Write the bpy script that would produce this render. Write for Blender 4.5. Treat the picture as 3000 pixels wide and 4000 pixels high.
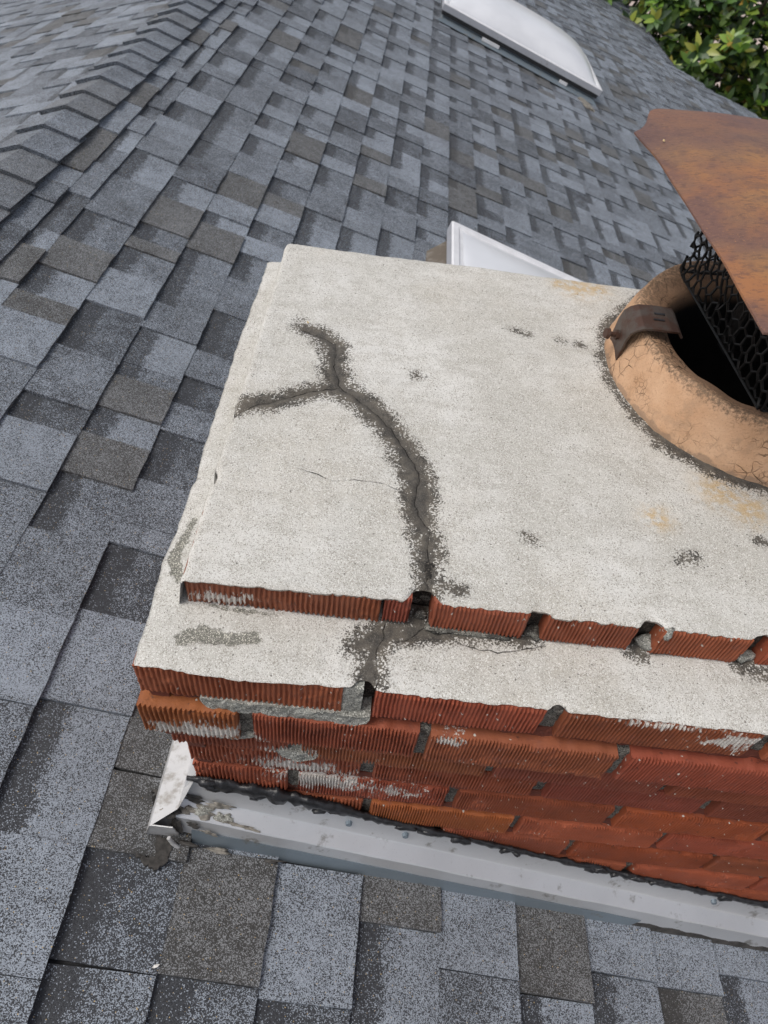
import bpy, bmesh, math, random
import numpy as np
from mathutils import Vector, Matrix

S = bpy.context.scene
for o in list(bpy.data.objects): bpy.data.objects.remove(o)
random.seed(7); RNG = np.random.default_rng(7)
R_ = math.radians

# ------------------------------------------------------------------ camera
cam = bpy.data.cameras.new('camera'); CAM = bpy.data.objects.new('camera', cam); S.collection.objects.link(CAM)
CAM.location = (0.2077, -0.3237, 0.6358)
CAM.rotation_euler = (0.70862, -0.09491, 0.07269)
cam.sensor_fit = 'HORIZONTAL'; cam.sensor_width = 36.0; cam.lens = 36.0*2811.94/3000.0
cam.clip_start = 0.02; cam.clip_end = 400
cam.dof.use_dof = True; cam.dof.focus_distance = 0.80; cam.dof.aperture_fstop = 16.0
S.camera = CAM
S.render.resolution_x = 768; S.render.resolution_y = 1024

# ------------------------------------------------------------------ sky and sun (bright overcast)
SUN_EL, SUN_AZ = 60.0, 248.0          # degrees; azimuth clockwise from +Y
W = bpy.data.worlds.new('World'); S.world = W; W.use_nodes = True
wt = W.node_tree; wt.nodes.clear()
sky = wt.nodes.new('ShaderNodeTexSky'); sky.sky_type = 'NISHITA'; sky.sun_disc = False
sky.sun_elevation = R_(SUN_EL); sky.sun_rotation = R_(SUN_AZ); sky.dust_density = 4.0; sky.air_density = 1.0
hs = wt.nodes.new('ShaderNodeHueSaturation'); hs.inputs['Saturation'].default_value = 0.45
bg = wt.nodes.new('ShaderNodeBackground'); bg.inputs['Strength'].default_value = 0.125
wo = wt.nodes.new('ShaderNodeOutputWorld')
wt.links.new(sky.outputs[0], hs.inputs['Color']); wt.links.new(hs.outputs[0], bg.inputs['Color']); wt.links.new(bg.outputs[0], wo.inputs['Surface'])
sun = bpy.data.lights.new('sun', 'SUN'); sun.energy = 1.4; sun.angle = R_(30); sun.color = (1.0, 0.96, 0.9)
SUN = bpy.data.objects.new('sun', sun); S.collection.objects.link(SUN)
d = Vector((math.sin(R_(SUN_AZ))*math.cos(R_(SUN_EL)), math.cos(R_(SUN_AZ))*math.cos(R_(SUN_EL)), math.sin(R_(SUN_EL))))
SUN.location = d*30; SUN.rotation_euler = d.to_track_quat('Z', 'Y').to_euler()
S.view_settings.view_transform = 'Standard'; S.view_settings.look = 'None'
S.view_settings.exposure = 0.24; S.view_settings.gamma = 1.0
S.cycles.max_bounces = 6

# ------------------------------------------------------------------ helpers
def thing(name, label, cat, loc=(0,0,0), group=None):
    o = bpy.data.objects.new(name, None); S.collection.objects.link(o); o.location = loc
    o.empty_display_size = .05
    o['label'] = label; o['category'] = cat
    if group: o['group'] = group
    return o
def tag(o, label, cat, group=None):
    o['label'] = label; o['category'] = cat
    if group: o['group'] = group
    return o
def root_loc(o):        # parts keep world coordinates, so only a top-level Empty has an offset
    return o.location.copy() if o.parent is None else Vector((0,0,0))
def adopt(o, parent):
    o.parent = parent
    o.matrix_parent_inverse = Matrix.Translation(-root_loc(parent))
def mesh(name, verts, faces, mat, parent=None, smooth=False, attrs=None, kind=None, label=None):
    me = bpy.data.meshes.new(name)
    me.from_pydata([tuple(map(float, v)) for v in verts] if not isinstance(verts, np.ndarray) else verts.tolist(), [], faces)
    if smooth: me.polygons.foreach_set('use_smooth', [True]*len(me.polygons))
    for k, (typ, data) in (attrs or {}).items():
        a = me.attributes.new(k, typ, 'POINT'); arr = np.asarray(data, dtype=np.float32).ravel()
        a.data.foreach_set({'FLOAT':'value','FLOAT_COLOR':'color','FLOAT_VECTOR':'vector'}[typ], arr)
    me.materials.append(mat); me.update()
    o = bpy.data.objects.new(name, me); S.collection.objects.link(o)
    if parent is not None: adopt(o, parent)
    if kind: o['kind'] = kind
    if label: o['label'] = label
    return o

class MB:
    def __init__(s): s.v = []; s.f = []
    def add(s, vs, fs):
        b = len(s.v); s.v += [tuple(v) for v in vs]; s.f += [tuple(b+i for i in f) for f in fs]
    def box(s, a, b):
        (x0,y0,z0),(x1,y1,z1) = a,b
        s.add([(x0,y0,z0),(x1,y0,z0),(x1,y1,z0),(x0,y1,z0),(x0,y0,z1),(x1,y0,z1),(x1,y1,z1),(x0,y1,z1)],
              [(0,3,2,1),(4,5,6,7),(0,1,5,4),(1,2,6,5),(2,3,7,6),(3,0,4,7)])
    def tube(s, p, q, r0, r1=None, n=6, cap=True):
        r1 = r0 if r1 is None else r1
        p = Vector(p); q = Vector(q); ax = (q-p)
        if ax.length < 1e-9: return
        ax.normalize(); h = Vector((0,0,1)) if abs(ax.z) < .9 else Vector((1,0,0))
        e = ax.cross(h).normalized(); g = ax.cross(e)
        vs = [p + (e*math.cos(2*math.pi*i/n)+g*math.sin(2*math.pi*i/n))*r0 for i in range(n)] + \
             [q + (e*math.cos(2*math.pi*i/n)+g*math.sin(2*math.pi*i/n))*r1 for i in range(n)]
        fs = [(i,(i+1)%n,n+(i+1)%n,n+i) for i in range(n)]
        if cap: fs += [tuple(range(n-1,-1,-1)), tuple(range(n,2*n))]
        s.add(vs, fs)
    def xf(s, fn): s.v = [tuple(fn(*v)) for v in s.v]; return s
    def build(s, name, mat, parent=None, **k): return mesh(name, s.v, s.f, mat, parent, **k)

def vnoise(x, y, freq, seed=0):
    """smooth 2-D value noise, -1..1"""
    x = np.asarray(x, float)*freq; y = np.asarray(y, float)*freq
    xi = np.floor(x).astype(np.int64); yi = np.floor(y).astype(np.int64)
    fx = x-xi; fy = y-yi; fx = fx*fx*(3-2*fx); fy = fy*fy*(3-2*fy)
    def h(a, b):
        n = (a*374761393 + b*668265263 + seed*1442695041) & 0x7fffffff
        n = ((n ^ (n >> 13))*1274126177) & 0x7fffffff
        return ((n ^ (n >> 16)) & 0xffff)/32767.5-1
    return (h(xi,yi)*(1-fx)+h(xi+1,yi)*fx)*(1-fy)+(h(xi,yi+1)*(1-fx)+h(xi+1,yi+1)*fx)*fy
def fbm(x, y, freq, seed=0, o=3):
    r = 0; a = 1; t = 0
    for i in range(o): r = r+a*vnoise(x, y, freq*2**i, seed+i*17); t += a; a *= .5
    return r/t
def seg_dist(x, y, line):
    """distance, nearest offset and radius-reduced distance to a polyline of (x,y[,r])"""
    best = np.full(x.shape, 9.0); bx = np.zeros(x.shape); by = np.zeros(x.shape); br = np.full(x.shape, 9.0)
    for a, b in zip(line[:-1], line[1:]):
        dx, dy = b[0]-a[0], b[1]-a[1]; L = dx*dx+dy*dy+1e-12
        t = np.clip(((x-a[0])*dx+(y-a[1])*dy)/L, 0, 1)
        ox = a[0]+t*dx-x; oy = a[1]+t*dy-y; dd = np.hypot(ox, oy)
        m = dd < best; best = np.where(m, dd, best); bx = np.where(m, ox, bx); by = np.where(m, oy, by)
        if len(a) > 2: br = np.minimum(br, dd-(a[2]+t*(b[2]-a[2])))
    return best, bx, by, br

# ------------------------------------------------------------------ node helpers and materials
class NT:
    def __init__(s, name):
        s.m = bpy.data.materials.new(name); s.m.use_nodes = True; s.t = s.m.node_tree; s.t.nodes.clear()
        s.out = s.t.nodes.new('ShaderNodeOutputMaterial')
    def n(s, typ, ins=None, out=0, **props):
        nd = s.t.nodes.new('ShaderNode'+typ)
        for k, v in props.items(): setattr(nd, k, v)
        for k, v in (ins or {}).items():
            if hasattr(v, 'is_output'): s.t.links.new(v, nd.inputs[k])
            else: nd.inputs[k].default_value = v
        return nd.outputs[out] if out is not None else nd
    def pos(s): return s.n('NewGeometry', out=0)
    def math(s, op, a, b=0.0, c=0.0, clamp=False): return s.n('Math', {0:a,1:b,2:c}, operation=op, use_clamp=clamp)
    def noise(s, scale, detail=3.0, rough=.55, vec=None, out=0): return s.n('TexNoise', {'Vector':vec if vec is not None else s.pos(),'Scale':scale,'Detail':detail,'Roughness':rough}, out=out)
    def vor(s, scale, out=0, feature='F1', vec=None, rnd=1.0): return s.n('TexVoronoi', {'Vector':vec if vec is not None else s.pos(),'Scale':scale,'Randomness':rnd}, out=out, feature=feature)
    def mix(s, f, a, b, blend='MIX'):
        nd = s.t.nodes.new('ShaderNodeMix'); nd.data_type = 'RGBA'; nd.blend_type = blend; nd.clamp_factor = True
        for i, v in ((0,f),(6,a),(7,b)):
            if hasattr(v,'is_output'): s.t.links.new(v, nd.inputs[i])
            else: nd.inputs[i].default_value = v if i == 0 else (tuple(v)+(1,))[:4]
        return nd.outputs[2]
    def ss(s, v, lo, hi): # smoothstep map to 0..1
        return s.n('MapRange', {'Value':v,'From Min':lo,'From Max':hi,'To Min':0.0,'To Max':1.0}, interpolation_type='SMOOTHSTEP', clamp=True)
    def attr(s, name, out=2): return s.n('Attribute', out=out, attribute_name=name)
    def bump(s, h, strength=.5, dist=.001, normal=None):
        d = {'Height':h,'Strength':strength,'Distance':dist}
        if normal is not None: d['Normal'] = normal
        return s.n('Bump', d)
    def vecscale(s, v, sc): return s.n('Mapping', {'Vector':v,'Scale':sc})
    def bsdf(s, **k):
        nd = s.n('BsdfPrincipled', {kk.replace('_',' '):(v if hasattr(v,'is_output') or not isinstance(v,tuple) else (v+(1,))[:4]) for kk, v in k.items()}, out=None)
        s.t.links.new(nd.outputs[0], s.out.inputs['Surface']); return nd

def M_plain(name, col, rough=.6, metal=0.0, var=.15, scale=60, bump=.15, spec=.5):
    T = NT(name); nz = T.noise(scale, 4)
    c = T.mix(T.ss(nz,.35,.65), tuple(a*(1-var) for a in col), tuple(min(1,a*(1+var)) for a in col))
    T.bsdf(Base_Color=c, Roughness=rough, Metallic=metal, Normal=T.bump(nz, bump, .002), Specular_IOR_Level=spec); return T.m

def M_shingle():
    T = NT('asphalt_shingle'); P = T.pos()
    tint = T.n('SeparateColor', {0:T.attr('tint',0)}, out=None); li, tan, rec = tint.outputs[0], tint.outputs[1], tint.outputs[2]
    uf = T.attr('uf', 2)
    v = T.vor(880, out=None); rnd = T.n('SeparateColor', {0:v.outputs['Color']}, out=None)
    blot = T.noise(11, 4, .6); blot2 = T.noise(45, 3, .6)
    frac = T.math('ADD', li, T.math('MULTIPLY_ADD', T.math('SUBTRACT', blot, .5), .7, T.math('MULTIPLY', T.math('SUBTRACT', blot2, .5), .55)))
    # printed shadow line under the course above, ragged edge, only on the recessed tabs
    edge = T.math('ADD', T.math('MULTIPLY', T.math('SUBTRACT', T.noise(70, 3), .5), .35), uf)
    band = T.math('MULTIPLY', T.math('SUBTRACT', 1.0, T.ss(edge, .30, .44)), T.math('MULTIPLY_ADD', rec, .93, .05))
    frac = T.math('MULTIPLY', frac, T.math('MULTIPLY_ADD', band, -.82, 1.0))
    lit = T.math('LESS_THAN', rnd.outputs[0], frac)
    dark = T.mix(tan, (.019,.0205,.025), (.034,.032,.029))
    dark = T.mix(T.math('MULTIPLY', rnd.outputs[1], .8), dark, T.mix(tan, (.062,.066,.074), (.082,.077,.068)))
    light = T.mix(tan, (.345,.385,.44), (.21,.203,.19))
    light = T.mix(rnd.outputs[2], light, T.mix(tan, (.178,.201,.234), (.135,.129,.121)))
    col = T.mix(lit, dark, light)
    col = T.mix(T.math('LESS_THAN', rnd.outputs[1], .003), col, (.45,.33,.16))
    grime = T.noise(3.2, 3); col = T.mix(T.math('MULTIPLY', T.ss(grime,.45,.75), .25), col, (.05,.05,.05))
    h = T.math('SUBTRACT', 1.0, v.outputs['Distance'])
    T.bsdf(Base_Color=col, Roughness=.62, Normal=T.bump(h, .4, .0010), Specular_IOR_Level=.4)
    return T.m

def M_cement():
    T = NT('cement_wash'); P = T.pos()
    st = T.attr('st'); gr = T.attr('gr'); ye = T.attr('ye'); cd = T.attr('cd')
    cv = T.attr('cv', 1)
    grain = T.vor(1150, out=None); gc = T.n('SeparateColor', {0:grain.outputs['Color']}, out=None)
    cell = T.vor(640, out=None); cc = T.n('SeparateColor', {0:cell.outputs['Color']}, out=None)
    big = T.noise(7, 5, .62); med = T.noise(38, 4, .6)
    base = T.mix(T.ss(big,.36,.66), (.455,.442,.405), (.585,.575,.548))
    base = T.mix(T.math('MULTIPLY', T.ss(med,.45,.70), .35), base, (.42,.40,.36))
    tro = T.noise(1.0, 4, .6, vec=T.vecscale(P, (14,60,1)))
    base = T.mix(T.math('MULTIPLY', T.ss(tro,.47,.70), .50), base, (.37,.35,.315)); base = T.mix(T.math('MULTIPLY', T.ss(T.noise(3.8,4,.6),.46,.66), .45), base, (.42,.385,.325))
    base = T.mix(T.math('LESS_THAN', gc.outputs[0], T.math('MULTIPLY_ADD', T.ss(med,.3,.7), .20, .10)), base, (.305,.288,.255))
    base = T.mix(T.math('LESS_THAN', gc.outputs[1], .18), base, (.62,.61,.58))
    base = T.mix(T.math('LESS_THAN', cc.outputs[2], .003), base, (.18,.17,.155))
    # bare grey patches and wash marks
    gm = T.ss(T.math('ADD', gr, T.math('MULTIPLY', T.math('SUBTRACT', T.noise(140, 4, .65), .5), .016)), .0015, -.0015)
    greyc = T.mix(T.math('LESS_THAN', gc.outputs[2], .3), (.15,.147,.128), (.30,.29,.255)); greyc = T.mix(T.math('LESS_THAN', gc.outputs[1], .12), greyc, (.55,.53,.46))
    base = T.mix(T.math('MULTIPLY', gm, T.ss(T.noise(30,4,.7), .12, .36)), base, greyc)
    # ochre stains
    base = T.mix(T.math('MULTIPLY', T.math('MULTIPLY', ye, T.ss(T.noise(90,4,.65),.35,.6)), .75), base, (.46,.30,.11))
    # black weathering along the crack, spattered edge
    dd = T.math('ADD', st, T.math('MULTIPLY', T.math('SUBTRACT', cc.outputs[0], .60), .016))
    dd = T.math('ADD', dd, T.math('MULTIPLY', T.math('SUBTRACT', T.noise(120, 4, .65), .5), .020)); dd = T.math('ADD', dd, T.math('MULTIPLY', T.math('SUBTRACT', T.noise(40, 4, .65), .5), .034))
    sm = T.ss(dd, .0012, -.0012)
    halo = T.math('MULTIPLY', T.ss(st, .020, .0), T.math('LESS_THAN', cc.outputs[1], T.math('MULTIPLY', T.ss(st,.020,.0), .34)))
    sm = T.math('MAXIMUM', sm, T.math('MULTIPLY', halo, .85))
    sc = T.mix(T.ss(T.noise(60,4,.7),.35,.65), (.030,.027,.024), (.105,.091,.073))
    sc = T.mix(T.math('LESS_THAN', gc.outputs[2], .16), sc, (.13,.118,.10)); sc = T.mix(T.math('MULTIPLY', T.ss(st,-.004,-.014), .55), sc, (.038,.035,.032)); sc = T.mix(T.math('MULTIPLY', T.ss(T.noise(26,3,.6),.5,.68), .45), sc, (.13,.113,.090))
    base = T.mix(T.math('MULTIPLY', sm, .95), base, sc)
    ln = T.n('VectorMath', {0:cv}, out=1, operation='LENGTH')
    ln = T.math('ADD', ln, T.math('MULTIPLY', T.math('SUBTRACT', T.noise(260,3,.6), .5), .0013))
    ck = T.math('MULTIPLY', T.ss(ln, .0009, .0003), T.math('LESS_THAN', cd, .004))
    base = T.mix(T.math('MULTIPLY', ck, T.ss(T.noise(48,3,.6), .34, .60)), base, (.020,.018,.016))
    h = T.math('ADD', T.math('MULTIPLY', T.noise(420, 3, .7), 1.0), T.math('MULTIPLY', med, 1.2))
    h = T.math('SUBTRACT', h, T.math('MULTIPLY', ck, 2.0))
    h = T.math('SUBTRACT', h, T.math('MULTIPLY', sm, .6))
    T.bsdf(Base_Color=base, Roughness=.92, Normal=T.bump(h, .5, .0016), Specular_IOR_Level=.25)
    return T.m

def M_brick(white):
    """painted wire-cut brick: object colour tints it; white smears where mortar washed over it"""
    T = NT('red_brick'); P = T.pos()
    oc = T.n('ObjectInfo', out='Color')
    big = T.noise(26, 4, .6); fine = T.noise(300, 4, .7)
    c = T.mix(T.ss(big,.3,.7), T.mix(.28, oc, (.08,.024,.016), 'MIX'), oc)
    c = T.mix(T.math('MULTIPLY', T.ss(T.noise(55,4,.65),.55,.75), .55), c, (.20,.075,.055))
    c = T.mix(T.math('MULTIPLY', T.ss(T.noise(90,4,.65),.60,.72), .7), c, (.035,.018,.016))
    m = None
    for (x,y,z,rx,rz,s) in white:
        q = T.n('VectorMath', {0:P,1:(x,y,z)}, operation='SUBTRACT'); q = T.n('VectorMath', {0:q,1:(1/rx,6.0,1/rz)}, operation='MULTIPLY')
        L = T.math('SUBTRACT', 1.0, T.n('VectorMath', {0:q}, out=1, operation='LENGTH')); L = T.math('MULTIPLY', L, s)
        m = L if m is None else T.math('MAXIMUM', m, L)
    streak = T.noise(1.0, 4, .65, vec=T.vecscale(P, (330,330,70)))
    wm = T.ss(T.math('ADD', T.math('ADD', m, T.math('MULTIPLY', T.math('SUBTRACT', T.noise(38,4,.7), .5), 2.0)), T.math('MULTIPLY', T.math('SUBTRACT', streak, .5), 2.0)), .34, .50)
    c = T.mix(T.math('MULTIPLY', wm, .92), c, T.mix(T.ss(fine,.35,.65), (.42,.40,.36), (.70,.68,.64)))
    sp = T.n('SeparateColor', {0:T.vor(420, out=1)}, out=None)
    c = T.mix(T.math('LESS_THAN', sp.outputs[0], .0035), c, (.55,.52,.47))
    T.bsdf(Base_Color=c, Roughness=.62, Normal=T.bump(fine, .5, .0012), Specular_IOR_Level=.4)
    return T.m

def M_mortar(name, a, b, red=0.0):
    T = NT(name); g = T.vor(950, out=1); gc = T.n('SeparateColor', {0:g}, out=None); n1 = T.noise(60,4,.65)
    c = T.mix(T.ss(n1,.35,.65), a, b); c = T.mix(T.math('LESS_THAN', gc.outputs[0], .22), c, tuple(x*.6 for x in a)); c = T.mix(T.math('LESS_THAN', gc.outputs[1], .15), c, tuple(min(1,x*1.4) for x in b))
    if red: c = T.mix(T.math('MULTIPLY', T.ss(T.noise(34,4,.6),.52-red*.3,.66-red*.3), .9), c, (.135,.040,.026))
    T.bsdf(Base_Color=c, Roughness=.9, Normal=T.bump(T.noise(380,3,.7), .6, .0015), Specular_IOR_Level=.25); return T.m

def M_clay():
    T = NT('clay_pot'); P = T.pos(); xyz = T.n('SeparateXYZ', {0:P}, out=None); z = xyz.outputs[2]
    n1 = T.noise(16,4,.6); n2 = T.noise(70,5,.7)
    c = T.mix(T.ss(n1,.3,.7), (.46,.275,.16), (.55,.355,.225))
    c = T.mix(T.math('MULTIPLY', T.ss(n2,.5,.7), .3), c, (.40,.23,.12)); c = T.mix(T.math('MULTIPLY', T.ss(T.noise(480,3,.7),.55,.68), .45), c, (.24,.135,.07))
    wear = T.math('ADD', T.math('MULTIPLY', T.ss(z,.096,.117), .62), T.math('MULTIPLY', T.math('SUBTRACT', T.noise(230,4,.75), .5), 1.7))
    c = T.mix(T.math('MULTIPLY', T.ss(wear,.30,.80), .85), c, (.12,.085,.058))
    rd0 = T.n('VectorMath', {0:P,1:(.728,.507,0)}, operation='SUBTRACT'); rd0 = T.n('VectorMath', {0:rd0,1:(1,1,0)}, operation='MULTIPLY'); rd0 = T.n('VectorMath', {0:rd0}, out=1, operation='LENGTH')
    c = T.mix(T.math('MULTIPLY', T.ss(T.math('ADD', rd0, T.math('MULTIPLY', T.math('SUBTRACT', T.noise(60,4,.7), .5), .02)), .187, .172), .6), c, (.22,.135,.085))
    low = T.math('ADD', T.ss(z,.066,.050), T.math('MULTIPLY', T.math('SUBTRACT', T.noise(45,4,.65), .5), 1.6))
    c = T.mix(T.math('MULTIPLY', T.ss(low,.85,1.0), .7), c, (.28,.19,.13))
    wv = T.n('VectorMath', {0:P,1:T.n('VectorMath', {0:T.noise(70,3,.6,out=1),1:(.006,.006,.006)}, operation='MULTIPLY')}, operation='ADD')
    cr = T.n('TexVoronoi', {'Vector':wv,'Scale':62.0}, out=0, feature='DISTANCE_TO_EDGE')
    cr2 = T.n('TexVoronoi', {'Vector':wv,'Scale':150.0}, out=0, feature='DISTANCE_TO_EDGE')
    ck = T.math('MAXIMUM', T.math('MULTIPLY', T.ss(cr,.035,.01), T.ss(T.noise(14,3),.5,.66)), T.math('MULTIPLY', T.ss(cr2,.05,.02), T.math('MULTIPLY', T.ss(T.noise(22,3),.54,.68), .6)))
    c = T.mix(T.math('MULTIPLY', ck, .88), c, (.05,.032,.02)); c = T.mix(T.math('MULTIPLY', T.ss(T.noise(20,5,.7),.56,.70), .45), c, (.30,.20,.13))
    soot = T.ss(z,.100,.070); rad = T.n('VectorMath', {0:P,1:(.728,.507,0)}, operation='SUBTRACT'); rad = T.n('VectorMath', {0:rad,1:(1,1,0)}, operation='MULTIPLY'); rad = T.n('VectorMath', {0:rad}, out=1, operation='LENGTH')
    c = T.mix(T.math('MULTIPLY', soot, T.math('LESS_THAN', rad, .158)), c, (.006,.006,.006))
    h = T.math('SUBTRACT', T.math('ADD', n2, T.math('MULTIPLY', T.noise(300,3,.7), .5)), T.math('MULTIPLY', ck, 1.2))
    T.bsdf(Base_Color=c, Roughness=.8, Normal=T.bump(h, .75, .0022), Specular_IOR_Level=.25); return T.m

def M_rust():
    T = NT('rusted_steel'); P = T.pos()
    n1 = T.noise(9,4,.6); n2 = T.noise(1.0,5,.65, vec=T.vecscale(P,(120,260,260))); n3 = T.noise(420,3,.7)
    c = T.mix(T.ss(n1,.38,.62), (.165,.085,.065), (.33,.140,.055))
    c = T.mix(T.math('MULTIPLY', T.ss(T.noise(6,3,.5),.5,.7), .65), c, (.36,.195,.07))
    yy = T.n('SeparateXYZ', {0:P}, out=1); far = T.math('ADD', T.ss(yy,.42,.66), T.math('MULTIPLY', T.math('SUBTRACT', T.noise(11,4,.6), .5), 1.3))
    c = T.mix(T.math('MULTIPLY', T.ss(far,.40,.85), .6), c, (.135,.075,.068))
    c = T.mix(T.math('MULTIPLY', T.ss(n2,.5,.66), .5), c, (.075,.042,.040))
    c = T.mix(T.math('MULTIPLY', T.ss(T.noise(28,4,.65),.5,.68), .55), c, (.105,.058,.052)); c = T.mix(T.math('MULTIPLY', T.ss(n3,.58,.70), .55), c, (.42,.21,.08))
    T.bsdf(Base_Color=c, Roughness=.55, Metallic=.15, Normal=T.bump(T.math('ADD', n2, T.math('MULTIPLY', n3, .5)), .45, .0015)); return T.m

def M_metal(name, col, stain=.3, rough=.42, metal=.55, dirt=(.20,.18,.15)):
    T = NT(name); n1 = T.noise(30,5,.65); n2 = T.noise(260,3,.6); P = T.pos()
    c = T.mix(T.ss(T.noise(5,4,.6),.3,.7), tuple(a*.88 for a in col), col)
    c = T.mix(T.math('MULTIPLY', T.ss(n1,.62-stain*.25,.74-stain*.2), .75), c, dirt)
    sp = T.vor(210, out=0); c = T.mix(T.math('MULTIPLY', T.ss(sp,.16,.08), .35), c, tuple(a*.55 for a in col))
    T.bsdf(Base_Color=c, Roughness=T.math('MULTIPLY_ADD', n2, .25, rough-.1), Metallic=metal, Normal=T.bump(T.math('ADD', n1, T.math('MULTIPLY', n2, .4)), .12, .001)); return T.m

def M_leaf():
    T = NT('magnolia_leaf'); r = T.n('ObjectInfo', out='Random'); g = T.n('NewGeometry', out='Random Per Island')
    k = T.math('FRACT', T.math('ADD', r, g))
    cr = T.t.nodes.new('ShaderNodeValToRGB'); T.t.links.new(k, cr.inputs[0]); e = cr.color_ramp.elements
    e[0].position = 0; e[0].color = (.016,.036,.010,1); e[1].position = 1; e[1].color = (.22,.12,.02,1)
    for p, c in ((.40,(.035,.080,.015)),(.60,(.095,.185,.024)),(.82,(.17,.28,.034)),(.94,(.25,.25,.04))):
        x = e.new(p); x.color = c+(1,)
    T.bsdf(Base_Color=cr.outputs[0], Roughness=.38, Specular_IOR_Level=.5, Transmission_Weight=0.0, Subsurface_Weight=0.0); return T.m

def M_dome():
    T = NT('white_acrylic'); n = T.noise(4,3)
    T.bsdf(Base_Color=T.mix(T.ss(n,.3,.7),(.58,.59,.62),(.66,.67,.70)), Roughness=.28, Specular_IOR_Level=.5, Coat_Weight=.15); return T.m

mat_shingle = M_shingle(); mat_cement = M_cement()
WHITE = [(.055,0,-.122,.085,.030,1.0),(.085,0,-.150,.075,.030,.9),(.155,0,-.205,.050,.026,1.0),(.19,0,-.310,.085,.045,1.1),(.15,0,-.275,.10,.030,.8),(.285,0,-.325,.07,.03,.6),(.605,0,-.025,.05,.03,.8),(.53,0,-.010,.09,.012,.6),(.325,-.01,-.085,.022,.012,1.1),(.08,.07,.012,.05,.02,.7)]
mat_brick = M_brick(WHITE)
mat_mortar = M_mortar('grey_mortar', (.060,.056,.050), (.17,.165,.145))
mat_mortar_light = M_mortar('fresh_mortar', (.20,.20,.18), (.33,.33,.30))
mat_mortar_red = M_mortar('painted_mortar', (.075,.045,.038), (.13,.085,.07), red=.75)
mat_mortar_dark = M_mortar('dark_mortar', (.022,.020,.018), (.07,.062,.052))  # near-black mortar tone for the deep open joints
mat_clay = M_clay(); mat_rust = M_rust()
mat_flash = M_metal('galvanised_steel', (.72,.725,.735), .14, .42, .70)
mat_flash_dark = M_metal('grey_step_metal', (.27,.32,.36), .1, .45, .6)
mat_flash_worn = M_metal('worn_white_metal', (.54,.54,.54), .55, .5, .3, dirt=(.26,.24,.21))
mat_seal = M_plain('black_sealant', (.016,.016,.018), .38, 0, .5, 120, .8)
mat_caulk = M_plain('dirty_caulk', (.19,.175,.15), .85, 0, .5, 90, .7)
mat_caulk_dark = M_plain('roof_tar', (.045,.041,.037), .7, 0, .4, 90, .5)
mat_bracket = M_metal('rusty_bracket', (.11,.088,.075), .8, .5, .5, dirt=(.085,.036,.022))
mat_mesh = M_plain('black_mesh', (.012,.012,.012), .5, .4, .3, 200, .3)
mat_frame = M_plain('white_frame', (.66,.66,.68), .45, 0, .05, 20, .05)
mat_alu = M_metal('aluminium_frame', (.48,.49,.53), .1, .45, .35)
mat_gasket = M_plain('dark_gasket', (.03,.03,.032), .7, 0, .4, 150, .3)
mat_curb = M_metal('curb_flashing', (.17,.21,.245), .3, .5, .2)
mat_brown = M_metal('brown_flashing', (.13,.105,.08), .5, .6, .1)
mat_dome = M_dome(); mat_leaf = M_leaf()
mat_bark = M_plain('bark', (.10,.08,.06), .9, 0, .4, 40, .8)
mat_ground = M_plain('pinkish_paving', (.44,.36,.32), .9, 0, .18, 3, .3)
mat_wall = M_plain('stucco', (.50,.43,.37), .9, 0, .1, 80, .5)
mat_wood = M_plain('fascia_paint', (.55,.55,.54), .6, 0, .08, 30, .1)
mat_deck = M_plain('roof_felt', (.03,.03,.032), .9, 0, .3, 60, .4)
mat_chip = M_plain('dry_leaf', (.55,.42,.22), .7, 0, .3, 200, .3)
mat_flake = M_plain('white_flake', (.70,.68,.64), .7, 0, .2, 200, .3)

# ================================================================== GROUND
gm = MB(); gm.add([(-150,-150,-4.7),(150,-150,-4.7),(150,250,-4.7),(-150,250,-4.7)], [(0,1,2,3)])
g = gm.build('ground', mat_ground); g['kind'] = 'structure'; g['label'] = 'pinkish paved ground glimpsed between the tree leaves'

# ================================================================== ROOF
TT, KK, Z0 = .3274, .0557, -.4458
EX = Vector((1,0,-TT)).normalized(); EY = Vector((0,1,-KK)).normalized(); EN = EX.cross(EY).normalized()
RO = Vector((0,0,Z0)); UR = -.835
EXL = Vector((-1,0,-TT)).normalized(); ENL = EY.cross(EXL).normalized()
def roof(u, v, w=0.0): return RO+EX*u+EY*v+EN*w
def roofl(s, v, w=0.0): return RO+EX*UR+EXL*s+EY*v+ENL*w
def zr(x, y): return Z0-TT*x-KK*y
U0, E = -.1135, .1296
VN, VF1, VF2, UE1, UE2 = -1.6, 13.6, 9.03, 3.33, 4.46

house = thing('house', 'house under a grey-blue asphalt shingle gable roof surrounding the chimney', 'house', (1.0, 5.0, -4.7))
dk = MB()
dk.add([roof(UR,VN,-.006),roof(UE1,VN,-.006),roof(UE1,VF1,-.006),roof(UR,VF1,-.006),roof(UR,VN,-.10),roof(UE1,VN,-.10),roof(UE1,VF1,-.10),roof(UR,VF1,-.10)],
       [(0,1,2,3),(4,7,6,5),(0,4,5,1),(2,6,7,3)])
dk.add([roof(UE1,VN,-.006),roof(UE2,VN,-.006),roof(UE2,VF2,-.006),roof(UE1,VF2,-.006),roof(UE1,VN,-.10),roof(UE2,VN,-.10),roof(UE2,VF2,-.10),roof(UE1,VF2,-.10)],
       [(0,1,2,3),(4,7,6,5),(0,4,5,1),(1,5,6,2),(2,6,7,3)])
dk.add([roofl(0,VN,-.006),roofl(0,VF1,-.006),roofl(4.2,VF1,-.006),roofl(4.2,VN,-.006)], [(0,1,2,3)])
dk.build('roof_deck', mat_deck, house)
wl = MB(); wl.box((-3.9,-1.3,-4.7),(2.7,13.0,-2.9)); wl.build('wall', mat_wall, house)
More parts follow.
